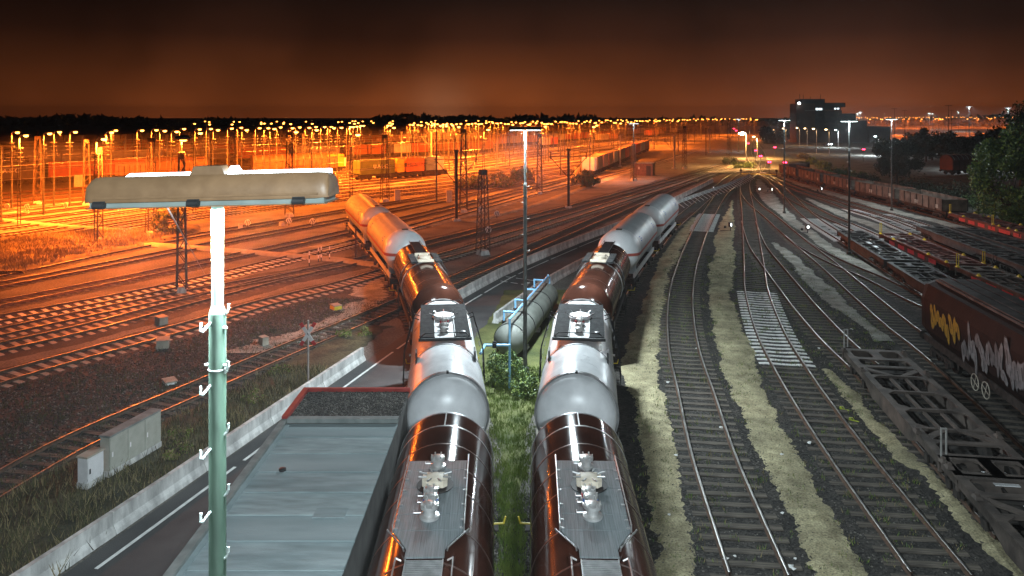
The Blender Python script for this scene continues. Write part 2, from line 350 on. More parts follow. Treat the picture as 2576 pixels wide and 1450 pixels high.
PROF = [(-.07,.03),(-.07,.045),(-.014,.06),(-.014,.13),(-.037,.14),(-.037,.172),(.037,.172),(.037,.14),(.014,.13),(.014,.06),(.07,.045),(.07,.03)]
PROF2 = [(-.04,.03),(-.037,.172),(.037,.172),(.04,.03)]
def rail_mesh(P, T, off, near, dz=0.0):
    pr = PROF if near else PROF2; k = len(pr); nrm = np.stack([T[:,1], -T[:,0]], 1); n = len(P)
    Vv = np.zeros((n, k, 3))
    for j, (x, z) in enumerate(pr): Vv[:,j,:2] = P+nrm*(off+x); Vv[:,j,2] = z+dz
    i = np.arange(n-1)[:,None]*k; j = np.arange(k)[None,:]; a = (i+j).ravel(); b = (i+(j+1) % k).ravel()
    fs = np.stack([a, b, b+k, a+k], 1); mi = np.tile(np.where(np.arange(k) == (5 if near else 1), 1, 0), n-1)
    return fast_mesh('rail', Vv.reshape(-1,3), fs, [M['rust'], M['rail_top']], mi)
def sleeper_mesh(m, conc):
    b = MB()
    if conc: b.prism([(-1.3,-.1),(1.3,-.1),(1.3,.02),(1.0,.045),(.5,.04),(.25,.02),(-.25,.02),(-.5,.04),(-1.0,.045),(-1.3,.02)], 'y', -.13, .13)
    else: b.box((0,0,-.03), (2.5,.25,.13), top=.985)
    return b.mesh('sleeper', m)
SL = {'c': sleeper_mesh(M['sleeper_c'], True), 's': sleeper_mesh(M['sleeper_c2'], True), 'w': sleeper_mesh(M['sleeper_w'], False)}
TR = [0]; TRACKS = {}
def track(label, pts, secs=(), default='w', ind=60.0, bed=True, bedm='ballast', world=False, near=True, sleepers=True, group=None, dz=0.0, bw=1.6, step=.63, ymax=400):
    TR[0] += 1; i = TR[0]
    Wp = [Vector(p) for p in pts] if world else [G(*p) for p in pts]
    P, T = spline(Wp, 1.2 if near else 4.0)
    root = empty('railway_track', (0,0,0), 0, label, 'railway track', group)
    for s in (-.7525, .7525): put('rail', rail_mesh(P, T, s, near, dz), root)
    if bed:
        nr = np.stack([T[:,1], -T[:,0]], 1); strip('ballast_bed', list(P-nr*bw), list(P+nr*bw), .001, .008+.0013*(i % 14), M[bedm], jit=.16, step=.25 if near else 4, inset=.3, parent=root)
    if sleepers:
        P2, T2 = spline(Wp, step); cnt = 0; mb = {}
        for p, t in zip(P2, T2):
            k = default
            for (y0, y1, kk) in secs:
                if y0 <= p[1] <= y1: k = kk
            if k == '-' or p[1] > ymax: continue
            rzz = math.atan2(t[1], t[0])-math.pi/2; zz = .004+random.uniform(-.004,.004)+(0 if k != 'w' else random.uniform(-.012,.012))+dz*.2
            u = CU+F*p[0]/p[1]
            if p[1] < 14 or u < -60 or u > 2640: continue
            if p[1] < ind and cnt < 299:
                o = put('sleeper', SL[k], root, (p[0], p[1], zz), rzz+random.uniform(-.012,.012)); cnt += 1
            else:
                b = mb.setdefault(k, MB()); b.box((p[0], p[1], zz-.02), (2.5,.25,.12), rzz)
        for k, b in mb.items():
            o = b.build('sleeper_rows', SL[k].materials[0], root); o['kind'] = 'stuff'
    TRACKS[i] = (P, T); return root
# --- the two tank trains stand on mirrored curves
TT = [(1.42,6),(1.46,10),(1.52,14),(1.64,18),(1.86,22),(2.2,26),(2.62,30),(3.12,34),(3.95,39),(5.05,44),(6.45,49),(8.2,55),(10.3,61.5),(12.95,69),(15.6,77),(18.6,85),(24,99),(34,125),(43,148),(48.5,160)]
track('curved track carrying the tank train right of the grass strip', TT, default='w', ind=40, world=True, bw=1.5, dz=.003)
TL = [(-x, y) for x, y in TT if y < 80]
track('curved track carrying the tank train that bends left across the road', TL, default='w', ind=40, world=True, bw=1.5, dz=.006)
# --- right-hand sidings
track('siding nearest the right tank train with a short white sleeper section', [(1910,1460),(1795,1154),(1755,1010),(1719,875),(1713,745),(1738,642),(1784,540),(1827,480),(1880,449),(1904,437)], [(78,92,'c')], ind=100)
track('siding with a ladder of bright white sleepers between two sand paths', [(2370,1460),(2137,1154),(2020,985),(1977,914),(1942,850),(1904,737),(1897,671),(1884,546),(1875,464),(1887,447),(1904,436)], [(36.4,51.5,'c')], ind=75)
track('branch track running under the near empty container flat', [(1883,560),(1893,590),(1908,626),(1941,671),(1984,726),(2033,786),(2105,865),(2186,940),(2300,1060),(2480,1260),(2600,1390)], ind=70, bed=True)
track('siding curving right to the rust brown hopper wagon', [(1874,466),(1878,490),(1898,515),(1942,551),(1984,588),(2028,625),(2085,671),(2183,757),(2272,832),(2352,892),(2545,1060),(2750,1250)], ind=75)
track('turnout branch passing behind the hopper wagon', [(1984,588),(2033,625),(2074,648),(2122,671),(2200,704),(2312,760),(2440,815),(2620,890)], ind=75, secs=[(0,44,'-')])
track('siding of the first row of empty container flats', [(1905,435),(1929,446),(1958,470),(1988,498),(2015,527),(2045,553),(2085,580),(2115,598),(2160,625),(2260,690),(2400,780),(2600,900)], [(72,88,'c')], ind=90)
track('siding of the flats with yellow lock posts', [(1975,486),(1997,503),(2036,523),(2084,548),(2130,567),(2170,585),(2240,617),(2350,668),(2600,780)], [(70,84,'c')], ind=90)
track('siding of the dark container flats in the third row', [(1910,436),(1938,448),(1974,466),(2017,482),(2067,499),(2147,529),(2217,551),(2284,578),(2400,625),(2600,705)], [(76,97,'c')], ind=98)
track('siding of the dark container flats in the fourth row', [(2067,494),(2147,517),(2265,552),(2340,577),(2450,612),(2620,668)], [(82,92,'c')], ind=95)
track('outer siding holding the rusty open wagons and red flats', [(1914,435),(1960,442),(2030,462),(2100,481),(2200,507),(2300,530),(2400,558),(2500,587),(2640,628)], ind=40)
track('far track beyond the level crossing towards the junction', [(1904,436),(1901,425),(1893,410),(1885,390),(1884,372),(1889,352)], near=False, default='w', ind=0)
track('second far track beyond the crossing running to the red signals', [(1906,436),(1914,425),(1920,408),(1918,388),(1905,368),(1895,352)], near=False, default='w', ind=0)
# --- left-hand main lines and yard
track('dark track beside the road wall with glinting rails', [(-60,1262),(42,1202),(160,1136),(290,1074),(500,983),(700,896),(859,830),(986,776),(1110,722),(1270,655),(1420,590),(1560,530),(1700,474),(1840,422)], default='w', ind=0, secs=[(0,400,'w')], ymax=60)
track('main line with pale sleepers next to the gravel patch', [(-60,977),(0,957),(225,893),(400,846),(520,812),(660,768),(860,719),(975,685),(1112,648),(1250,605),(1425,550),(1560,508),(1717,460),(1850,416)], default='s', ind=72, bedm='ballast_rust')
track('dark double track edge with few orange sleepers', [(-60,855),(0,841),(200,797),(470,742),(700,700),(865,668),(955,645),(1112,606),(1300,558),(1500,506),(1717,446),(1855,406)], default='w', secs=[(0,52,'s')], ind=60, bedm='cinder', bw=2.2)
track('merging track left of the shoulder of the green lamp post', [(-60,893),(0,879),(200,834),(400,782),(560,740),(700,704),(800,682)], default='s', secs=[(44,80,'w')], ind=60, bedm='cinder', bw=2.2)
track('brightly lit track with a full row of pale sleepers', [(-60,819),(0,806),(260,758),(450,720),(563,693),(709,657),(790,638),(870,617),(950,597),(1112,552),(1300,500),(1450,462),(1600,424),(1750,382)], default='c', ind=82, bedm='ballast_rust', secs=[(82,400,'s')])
track('first plain orange track above the lit sleepers', [(-60,779),(0,767),(260,715),(535,658),(650,634),(886,583),(1000,556),(1150,520),(1320,478),(1500,436)], default='w', ind=0, bedm='ballast_rust')
track('second plain orange track above the lit sleepers', [(-60,731),(0,720),(250,672),(440,635),(600,604),(880,552),(1000,528),(1200,488),(1400,446),(1560,414)], default='w', ind=0, bedm='ballast_rust')
track('track along the foot of the orange grass bank', [(-60,706),(0,694),(200,652),(350,622),(520,590),(880,530),(1050,502),(1250,466),(1450,428)], default='w', ind=0, bedm='ballast_rust')
FARV = [(630,560,505), (612,547,496), (595,534,487), (578,521,478), (562,510,470), (548,500,463), (535,491,456), (522,482,449), (511,474,443), (500,466,437), (489,458,431)]
for k, (a, b, c) in enumerate(FARV):
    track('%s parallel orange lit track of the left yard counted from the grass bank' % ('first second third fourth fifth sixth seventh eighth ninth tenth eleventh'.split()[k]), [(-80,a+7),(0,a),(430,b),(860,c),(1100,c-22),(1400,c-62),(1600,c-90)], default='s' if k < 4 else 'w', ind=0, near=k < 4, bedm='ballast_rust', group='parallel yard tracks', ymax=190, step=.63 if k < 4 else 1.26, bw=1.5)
sheet('cinder_ground', [G(*q)[:2] for q in ((-70,1300),(293,1092),(500,1003),(700,915),(859,848),(1000,790),(990,705),(800,752),(660,790),(520,835),(225,915),(-70,1000))], .0035, M['cinder'])
# ------------------------------------------------------------------ sand walkways
def px_path(name, rows, m, jit=.12, z1=.05, step=.13):
    return strip(name, [G(l, v) for v, l, r in rows], [G(r, v) for v, l, r in rows], .0, z1, M[m], jit, step)
px_path('sand_path', [(1470,1642,1765),(1320,1632,1735),(1200,1622,1710),(1100,1612,1692),(1000,1600,1672),(960,1572,1665),(920,1562,1660),(880,1576,1660),(800,1606,1662),(700,1642,1688),(620,1682,1722),(575,1712,1744),(548,1738,1752)], 'sand')
px_path('sand_path', [(1470,2066,2208),(1300,1994,2117),(1133,1904,2012),(1004,1844,1937),(871,1800,1887),(804,1786,1866),(737,1781,1847),(680,1788,1846),(600,1802,1845),(560,1815,1846),(535,1828,1844),(505,1838,1846)], 'sand')
px_path('sand_path', [(1470,2556,2640),(1400,2487,2560),(1300,2384,2450),(1199,2302,2362),(1154,2240,2304),(1004,2117,2162),(960,2085,2120),(930,2068,2080)], 'sand')
px_path('sand_path', [(860,2200,2252),(804,2134,2188),(737,2047,2110),(700,2016,2066),(671,1994,2036),(640,1968,1996),(612,1948,1956)], 'sand_grey')
px_path('sand_path', [(732,2290,2322),(700,2214,2262),(671,2146,2196),(640,2092,2128),(615,2058,2090),(596,2034,2062),(571,1990,2028),(537,1958,1990),(512,1924,1966),(490,1909,1950),(465,1902,1924),(452,1902,1912)], 'sand_grey')
px_path('sand_path', [(588,2228,2274),(565,2172,2212),(546,2117,2150),(530,2080,2112),(512,2046,2068),(499,2024,2034)], 'sand_grey')
px_path('sand_path', [(645,2600,2660),(600,2470,2530),(575,2400,2450),(551,2310,2352),(531,2226,2262),(510,2150,2196),(490,2080,2130),(470,2020,2070),(450,1968,2010),(440,1950,1975)], 'sand_grey', jit=.2)
# pale gravel patch and service paths on the left
px_path('gravel_patch', [(890,560,640),(850,700,800),(800,800,905),(760,868,965),(730,905,985),(700,960,1000)], 'sand_grey', jit=.4, z1=.03)
def lpath(name, pts, w, m, jit=.1, z1=.06):
    P, T = spline([G(*p) for p in pts], .8); nr = np.stack([T[:,1], -T[:,0]], 1); return strip(name, list(P-nr*w), list(P+nr*w), .0, z1, M[m], jit, .5, .15)
M['plank'] = mat('crossing_plank', (.3,.27,.22), (.42,.38,.31), 2, .9, bump=.3)
lpath('foot_crossing', [(-20,553),(125,568),(354,585),(420,592)], .55, 'plank', .02, .185)
lpath('foot_crossing', [(330,613),(440,622),(563,631),(667,640),(782,650),(850,656),(905,664),(985,672)], .6, 'plank', .02, .187)
lpath('service_path', [(699,644),(800,622),(907,598),(985,580)], .8, 'sand_grey', .08)
lpath('service_path', [(1065,570),(1208,533),(1330,492),(1458,450),(1530,426)], 1.0, 'sand_grey', .12)
lpath('service_path', [(1180,560),(1330,520),(1450,480),(1560,440),(1640,412)], .8, 'sand_grey', .12)
lpath('service_path', [(-40,645),(150,622),(320,590),(430,570),(560,548)], 1.3, 'turf_dry', .5, .02)
lpath('service_path', [(930,478),(1050,455),(1150,437),(1250,420)], 1.6, 'sand_grey', .2)
lpath('service_path', [(-20,540),(110,522),(210,507)], .8, 'sand_grey', .1)
# grassy bank, verge and strip
px_path('verge', [(1470,-60,140),(1300,-60,330),(1200,100,470),(1100,330,600),(1000,560,740),(930,690,860),(860,830,950),(820,900,1000)], 'turf_dull', jit=.3, z1=.07, step=.5)
px_path('grass_bank', [(690,-60,40),(655,-60,170),(625,-60,330),(600,60,420),(585,300,470),(572,400,500)], 'turf_dry', jit=.4, z1=.25, step=.5)
strip('grass_strip', [(-.35,13),(-.3,18),(-.3,22),(-.55,27),(-1.2,33),(-2.2,39),(-1.2,46),(-.6,52)], [(.35,13),(.3,18),(.3,22),(.6,27),(1.4,33),(2.4,39),(3.6,46),(4.6,52)], .012, .06, M['turf'], .1, .3)
# ------------------------------------------------------------------ road with walls
RL = [(-13.6,14),(-11.9,19.8),(-8.9,31),(-5.7,42.4),(-2.6,51.5),(-.5,57),(6.0,70.5),(14,86),(26,113),(46.6,160)]
def offs(pts, d):
    P, T = spline(pts, 1.0); nr = np.stack([T[:,1], -T[:,0]], 1); return [tuple(p) for p in P+nr*d]
road = strip('road', offs(RL, .15), offs(RL, 4.3), .012, .03, M['asphalt'], .02, .8, .05)
P_, T_ = spline(RL, .5); N_ = np.stack([T_[:,1], -T_[:,0]], 1)
TTd, _ = spline(TT, .5); TLd = TTd*np.array([-1,1])
def clear(p, d=1.8): return min(np.linalg.norm(TTd-p, axis=1).min(), np.linalg.norm(TLd-p, axis=1).min()) > d
def ribbon(name, P, Nn, a, b, z, m, parent):
    n = len(P); Vv = np.concatenate([np.c_[P+Nn*a, np.full(n, z)], np.c_[P+Nn*b, np.full(n, z)]]); i = np.arange(n-1)
    return put(name, fast_mesh(name, Vv, np.stack([i, i+1, i+1+n, i+n], 1), m), parent)
k = 0
while k < len(P_)-14:
    n = 13
    if P_[k,1] > 90: break
    ribbon('lane_marking', P_[k:k+n], N_[k:k+n], .78, .9, .039, M['paint'], road); k += n if P_[k,1] > 20 else n
for a, b in (((1268,697),(1400,716)), ((1255,708),(1388,728))):
    A, B = G(*a), G(*b); A = Vector(A); B = Vector(B)
    for q in range(5):
        c = A.lerp(B, (q+.5)/5); d = (B-A); mb = MB().box((c.x, c.y, .04), (d.length*.13, .12, .004), math.atan2(d.y, d.x)); mb.build('lane_marking', M['paint'], road)
def barrier(label, off, y0, y1, cl=1.95):
    root = empty('concrete_barrier', (0,0,0), 0, label, 'barrier wall'); i = 0
    P, T = spline(RL, 4.0); Nn = np.stack([T[:,1], -T[:,0]], 1)
    for j in range(len(P)-1):
        a, b = P[j]+Nn[j]*off, P[j+1]+Nn[j+1]*off; c = (a+b)/2
        if not (y0 <= c[1] <= y1) or not clear(c, cl) or not clear(a, cl) or not clear(b, cl): continue
        L = np.linalg.norm(b-a)-.03; rzz = math.atan2(b[1]-a[1], b[0]-a[0])
        pr = [(-.2,0),(.2,0),(.17,.12),(.09,.26),(.08,.62),(-.08,.62),(-.09,.26),(-.17,.12)]
        MB().prism(pr, 'x', -L/2, L/2).build('panel', M['concrete'], root, (c[0], c[1], .02), rzz)
    return root
barrier('long concrete wall between the dark track and the road', -.1, 14, 58)
barrier('far concrete wall along the left of the road beyond the gap', -.1, 58.5, 160)
barrier('concrete wall on the right of the road beside the grey storage tank', 4.15, 38, 75)
barrier('short stub of concrete wall behind the red edged flat roof', 4.15, 29.5, 37.5, 1.35)
# ================================================================== tank wagons
def dome(y0, y1, r, d=.55, k=6, sgn=1):
    out = []
    for i in range(k+1):
        a = math.pi/2*i/k; out.append((d*math.sin(a), r*math.cos(a)))
    lo = [(y0+d-p, max(q, .01)) for p, q in out][::-1]; hi = [(y1-d+p, max(q, .01)) for p, q in out]
    return lo+[(y0+d+.04, r),(y0+d+.3, r),(y1-d-.3, r),(y1-d-.04, r)]+hi
def bogie(root, y, r=.46):
    g = empty('bogie', (0, y, 0), 0, parent=root)
    b = MB()
    for s in (-1, 1):
        b.prism([(-1.25,.5),(-1.1,.75),(1.1,.75),(1.25,.5),(.55,.42),(.4,.62),(-.4,.62),(-.55,.42)], 'x', s*1.0-.06, s*1.0+.06)
        for yy in (-.9, .9): b.box((s*1.06, yy, .5), (.16,.3,.26))
        b.tube((s*1.0,-.18,.5),(s*1.0,-.18,.75),.08); b.tube((s*1.0,.18,.5),(s*1.0,.18,.75),.08)
    b.box((0,0,.72),(2.0,.4,.16)); b.build('bogie_frame', M['under'], g)
    for yy in (-.9, .9):
        w = MB()
        w.tube((-.95,yy,r+.165),(.95,yy,r+.165),.07)
        for s in (-1, 1): w.tube((s*.72-.06,yy,r+.165),(s*.72+.06,yy,r+.165), r, 18); w.tube((s*.64-.02,yy,r+.165),(s*.64+.02,yy,r+.165), r+.03, 18)
        w.build('wheelset', M['under'], g, smooth=True)
def buffers(root, y0, y1, z=1.05):
    for y, s in ((y0, -1), (y1, 1)):
        for x in (-.87, .87):
            b = MB().tube((x, y, z), (x, y+s*.35, z), .09, 12); b.tube((x, y+s*.35, z), (x, y+s*.4, z), .22, 16); b.build('buffer', M['under'], root, smooth=True)
        MB().tube((0, y, z-.05), (0, y+s*.3, z-.1), .05).build('coupling', M['under'], root)
def underframe(root, L, ladders=True):
    b = MB()
    for x in (-.98, .98): b.box((x, 0, 1.02), (.12, L, .28))
    for y in (-L/2+.09, L/2-.09): b.box((0, y, 1.0), (2.5, .18, .36))
    for y in np.arange(-L/2+1.4, L/2-1, 1.7): b.box((0, y, .98), (1.86, .12, .16))
    b.build('underframe', M['under'], root)
    for s in (-1, 1):
        f = MB()
        for y in (-L/2+.5, L/2-.5): f.box((s*1.28, y, .62), (.28,.34,.03)); f.tube((s*1.3,y-.15,.62),(s*1.15,y-.15,1.0),.018); f.tube((s*1.3,y+.15,.62),(s*1.15,y+.15,1.0),.018)
        f.build('step', M['under'], root)
def saddle(root, L, zc, r, m):
    for y in (-L/2+1.6, L/2-1.6):
        MB().prism([(-1.05,1.16),(1.05,1.16),(r*.78, zc-r*.6),(0,zc-r+.01),(-r*.78,zc-r*.6)], 'y', y-.16, y+.16).build('saddle', m, root)
def ring(y, r, zc, w=.03, t=.012, n=44):
    return MB().latheY([(y-w,r-.01),(y-w,r+t),(y+w,r+t),(y+w,r-.01)], zc, n)
def handrail(root, pts, m='steel', r=.014, name='handrail'): return MB().path(pts, r, 6).build(name, M[m], root)
def valve(root, x, y, z, s=1.0, col=None, name='valve'):
    b = MB().latheZ([(.19*s,0),(.19*s,.05*s),(.12*s,.07*s),(.11*s,.18*s),(.17*s,.19*s),(.17*s,.25*s),(.08*s,.27*s)], (x,y,z), 16)
    for i in range(6):
        t = i*math.pi/3; b.tube((x+.145*s*math.cos(t), y+.145*s*math.sin(t), z+.19*s),(x+.145*s*math.cos(t), y+.145*s*math.sin(t), z+.31*s), .018*s, 6)
    v = b.build(name, M['valve'], root, smooth=True)
    if col: MB().latheZ([(.125*s,.1*s),(.175*s,.1*s),(.175*s,.155*s),(.125*s,.155*s)], (x,y,z), 18).build('colour_ring', M[col], v, smooth=True)
    MB().path([(x-.16*s,y-.02,z+.1*s),(x-.3*s,y-.02,z+.1*s),(x-.3*s,y+.08,z+.1*s)], .012, 6).build('lever', M['steel'], v)
    return v
def brake_levers(root, L, r):
    for s in (-1, 1):
        MB().path([(s*1.15, L/2-.9, 1.1),(s*1.55, L/2-.9, 1.12),(s*1.6,L/2-.9,1.3)], .025, 6).build('hand_lever', M['yellow'], root)
        MB().tube((s*1.32, -L/2+1.0, 1.1),(s*1.32, -L/2+1.0, 2.0), .012, 6).build('grab_iron', M['steel'], root)
def brown_near(label):
    """insulated brown tank with a long grated walkway; y runs along the wagon, far end +"""
    L, zc, r = 12.7, 2.58, 1.28; w = empty('tank_wagon', label=label, cat='tank wagon', group='tank wagons of the two tank trains')
    MB().latheY(dome(-L/2, L/2, r, .32, 6), zc, 64).build('tank_shell', M['brown_tank'], w, smooth=True)
    for y in (6.0, 5.15, 4.05, 2.95, 1.9, .4, -.9, -2.2): ring(y, r, zc, .022, .009).build('cladding_band', M['seam'] if y > 4.9 else M['seam_dark'], w, smooth=True)
    MB().box((.0,5.58,zc+r+.006),(.035,.86,.012)).build('cladding_seam', M['seam'], w)
    underframe(w, L+.6); saddle(w, L, zc, r, M['under']); buffers(w, -L/2-.3, L/2+.3); bogie(w, -4.4); bogie(w, 4.4); brake_levers(w, L, r)
    z = zc+r+.09
    ys = [(2.9,2.45),(2.44,1.62),(1.61,.55),(.54,-.06)]
    for a, b in ys: MB().box((0,(a+b)/2,z),(1.36,a-b-.012,.03)).build('walkway_panel', M['grating'], w)
    MB().prism([(-.68,-.07),(.68,-.07),(.36,-.68),(.36,-.95),(-.36,-.95),(-.36,-.68)],'z',z-.015,z+.015).build('walkway_panel', M['grating'], w)
    for i in range(15): MB().box((0,-1.02-.055*i,z-.02),(.66,.014,.03)).build('grating_bar', M['steel'], w)
    MB().box((-.34,-1.42,z-.02),(.02,.86,.04)).build('grating_side', M['steel'], w); MB().box((.34,-1.42,z-.02),(.02,.86,.04)).build('grating_side', M['steel'], w)
    for s in (-1,1):
        handrail(w, [(s*.69,2.95,z+.03),(s*.69,2.95,z+.12),(s*.69,-.05,z+.12),(s*.69,-.05,z-.02)], r=.016)
        handrail(w, [(s*.74,-.1,z-.02),(s*.78,-.12,z+.06),(s*.42,-.72,z+.06),(s*.4,-.7,z-.02)], r=.016)
        handrail(w, [(s*.42,-1.0,z-.02),(s*.52,-1.0,z+.03),(s*.52,-1.9,z+.03),(s*.42,-1.9,z-.02)], r=.016)
        for y in (2.4,2.0,1.5,.9,.3,0): MB().box((s*.64,y,z+.025),(.07,.03,.02)).build('bracket', M['steel'], w)
        handrail(w, [(s*1.3,-1.2,zc-.2),(s*1.36,-1.2,zc+.1),(s*1.36,-4.2,zc+.1)], r=.02)
        MB().box((s*1.22,-2.6,zc+.42),(.03,2.6,.16),0).build('side_ledge', M['seam'], w)
        for y in (5.2, 2.0, -1.5): MB().box((s*.9,y,zc-r-.02),(.1,.1,.4)).build('strut', M['under'], w)
    MB().latheZ([(.4,0),(.4,.02),(.36,.02)],(0,1.72,z+.012),28).build('manhole_collar', M['black'], w, smooth=True)
    lid = MB().prism([(-.27,-.13),(-.18,-.22),(.18,-.22),(.27,-.13),(.27,.13),(.18,.22),(-.18,.22),(-.27,.13)],'z',z+.06,z+.2)
    lid.latheZ([(.24,.2),(.16,.235),(.05,.24)],(0,1.72-1.72,z),20)
    lo = lid.build('manhole_lid', M['ivory'], w, (0,1.72,0), smooth=True)
    for i in range(8):
        t = i*math.pi/4+.39; cx, cy = .3*math.cos(t), .25*math.sin(t)
        MB().tube((cx*.65,cy*.65,z+.23),(cx*1.25,cy*1.25,z+.25),.02,6).build('clamp_bolt', M['steel'], lo)
    MB().path([(-.1,-.3,z+.1),(-.1,-.36,z+.16),(.1,-.36,z+.16),(.1,-.3,z+.1)],.016,6).build('lid_handle', M['valve'], lo)
    valve(w, 0, 2.58, z+.01, .95, name='vent_valve'); valve(w, -.05, 1.12, z+.01, .9, 'red'); valve(w, -.03, .86, z+.01, .9, 'blue'); valve(w, -.02, .42, z+.01, 1.05)
    return w
def white_tank(label):
    L, zc, r = 11.3, 2.6, 1.3; w = empty('tank_wagon', label=label, cat='tank wagon', group='tank wagons of the two tank trains')
    MB().latheY(dome(-L/2, L/2, r-.03, .75, 9), zc, 64).build('tank_shell', M['white_tank'], w, smooth=True)
    MB().latheY([(-4.85,r-.05),(-4.85,r),(-4.8,r+.012),(-1.95,r+.012),(-1.95,r-.02)], zc, 64).build('cladding_jacket', M['white_tank'], w, smooth=True)
    for y, t in ((-4.86,.03),(-1.9,.028),(4.7,.015)): ring(y, r, zc, .07, t, 56).build('tank_band', M['seam'], w, smooth=True)
    MB().box((.28,-2.95,zc+r*.98+.008),(.012,1.0,.03)).build('cladding_seam', M['white'], w)
    MB().box((0,-4.9,zc+r+.03),(.07,.1,.08)).build('lifting_lug', M['black'], w)
    MB().tube((-r*.86,-5.35,zc-.28),(r*.86,-5.35,zc-.28),.02,6).build('end_rail', M['seam'], w)
    underframe(w, L+.7); saddle(w, L, zc, r, M['under']); buffers(w, -L/2-.35, L/2+.35); bogie(w, -3.9); bogie(w, 3.9); brake_levers(w, L, r)
    z = zc+r+.14
    for x0, x1, y0, y1 in ((-.92,.92,1.0,3.2),(-.92,-.36,-1.5,.99),(.36,.92,-1.5,.99)): MB().box(((x0+x1)/2,(y0+y1)/2,z),(x1-x0-.004,y1-y0-.004,.035)).build('walkway_panel', M['grating_d'], w)
    MB().box((0,-.25,z-.06),(.7,2.5,.02)).build('drip_tray', M['white'], w)
    for x in (-.37,.37): MB().box((x,-.25,z-.03),(.02,2.46,.12)).build('tray_edge', M['white'], w)
    for y in (-1.5, 3.2): handrail(w, [(-.9,y,z),(-.7,y,z+.16),(.7,y,z+.16),(.9,y,z)], 'black', .018)
    MB().box((0,-1.56,z-.06),(1.9,.08,.1)).build('walkway_edge', M['black'], w)
    lid = MB().latheZ([(.42,0),(.44,.05),(.4,.12),(.22,.18),(.05,.2)],(0,1.05,z+.02),22).build('manhole_lid', M['white'], w, smooth=True)
    for i in range(8):
        t = i*math.pi/4; MB().tube((.36*math.cos(t),1.05+.36*math.sin(t),z+.1),(.56*math.cos(t),1.05+.56*math.sin(t),z+.2),.02,6).build('clamp_bolt', M['seam'], lid)
    valve(w, 0, .25, z-.04, 1.0, 'red'); valve(w, .02, -.3, z-.04, .85); valve(w, -.02, -.85, z-.04, .85)
    hose = [(.02+.12*math.sin(i*1.1),.4-.11*i,z+.06+.05*math.sin(i*2)) for i in range(13)]
    MB().path(hose,.025,6).build('chain', M['black'], w)
    MB().latheZ([(.1,0),(.09,.07),(.02,.09)],(.66,-1.1,z+.02),12).build('vent_cap', M['seam'], w, smooth=True)
    for s in (-1,1):
        lad = MB().path([(s*.95,1.5,z),(s*1.15,1.45,z+.1),(s*1.52,1.1,zc+.3),(s*1.56,1.05,zc-.9)],.022,6); lad.path([(s*.95,.9,z),(s*1.15,.85,z+.1),(s*1.52,.5,zc+.3),(s*1.56,.45,zc-.9)],.022,6)
        for i in range(6): lad.tube((s*(1.2+.06*min(i,5)),1.35-.05*i,z-.1-.3*i),(s*(1.2+.06*min(i,5)),.75-.05*i,z-.1-.3*i),.014,6)
        lad.build('ladder', M['black'], w)
        MB().box((s*1.02,-2.2,z-.45),(.05,.5,.4)).build('platform_bracket', M['black'], w)
    return w
def brown_far(label):
    L, zc, r = 12.6, 2.6, 1.3; w = empty('tank_wagon', label=label, cat='tank wagon', group='tank wagons of the two tank trains')
    MB().latheY(dome(-L/2, L/2, r, .6, 8), zc, 56).build('tank_shell', M['brown_tank'], w, smooth=True)
    for y in (-4.6,-2.4,2.2,4.4): ring(y, r, zc, .02, .006).build('cladding_band', M['seam_dark'], w, smooth=True)
    for y in (-.5,.9): ring(y, r, zc, .02, .03).build('strap', M['steel'], w, smooth=True)
    underframe(w, L+.7); saddle(w, L, zc, r, M['under']); buffers(w, -L/2-.35, L/2+.35); bogie(w, -4.4); bogie(w, 4.4); brake_levers(w, L, r)
    z = zc+r+.1
    MB().box((0,3.6,z),(.62,4.2,.05)).build('walkway_panel', M['grating_d'], w)
    for s in (-1,1):
        handrail(w, [(s*.33,5.7,z),(s*.33,5.7,z+.09),(s*.33,1.55,z+.09)], 'black', .015)
        b = MB().box((s*.66,.15,z+.02),(.36,2.5,.1)); b.build('side_walkway', M['grating_d'], w)
        for i in range(9): MB().box((s*.66,-1.0+.28*i,z+.075),(.34,.02,.012)).build('tread', M['seam'], w)
        lad = MB().path([(s*.86,.5,z-.1),(s*1.25,.45,zc+.7),(s*1.42,.4,zc-.2),(s*1.44,.4,1.0)],.02,6); lad.path([(s*.86,-.1,z-.1),(s*1.25,-.15,zc+.7),(s*1.42,-.2,zc-.2),(s*1.44,-.2,1.0)],.02,6); lad.build('ladder', M['black'], w)
    MB().box((0,.2,z-.03),(.86,2.0,.04)).build('drip_tray', M['ivory'], w)
    for y in (-.82,1.22): MB().box((0,y,z+.05),(.86,.04,.14)).build('tray_edge', M['ivory'], w)
    MB().latheZ([(.34,0),(.34,.12),(.2,.17),(.02,.18)],(0,.05,z),18).build('manhole_lid', M['ivory'], w, smooth=True)
    for x in (-.3,.3): MB().path([(x-.08,.3,z),(x,.5,z+.16),(x+.08,.75,z)],.02,6).build('clamp_bolt', M['black'], w)
    return w
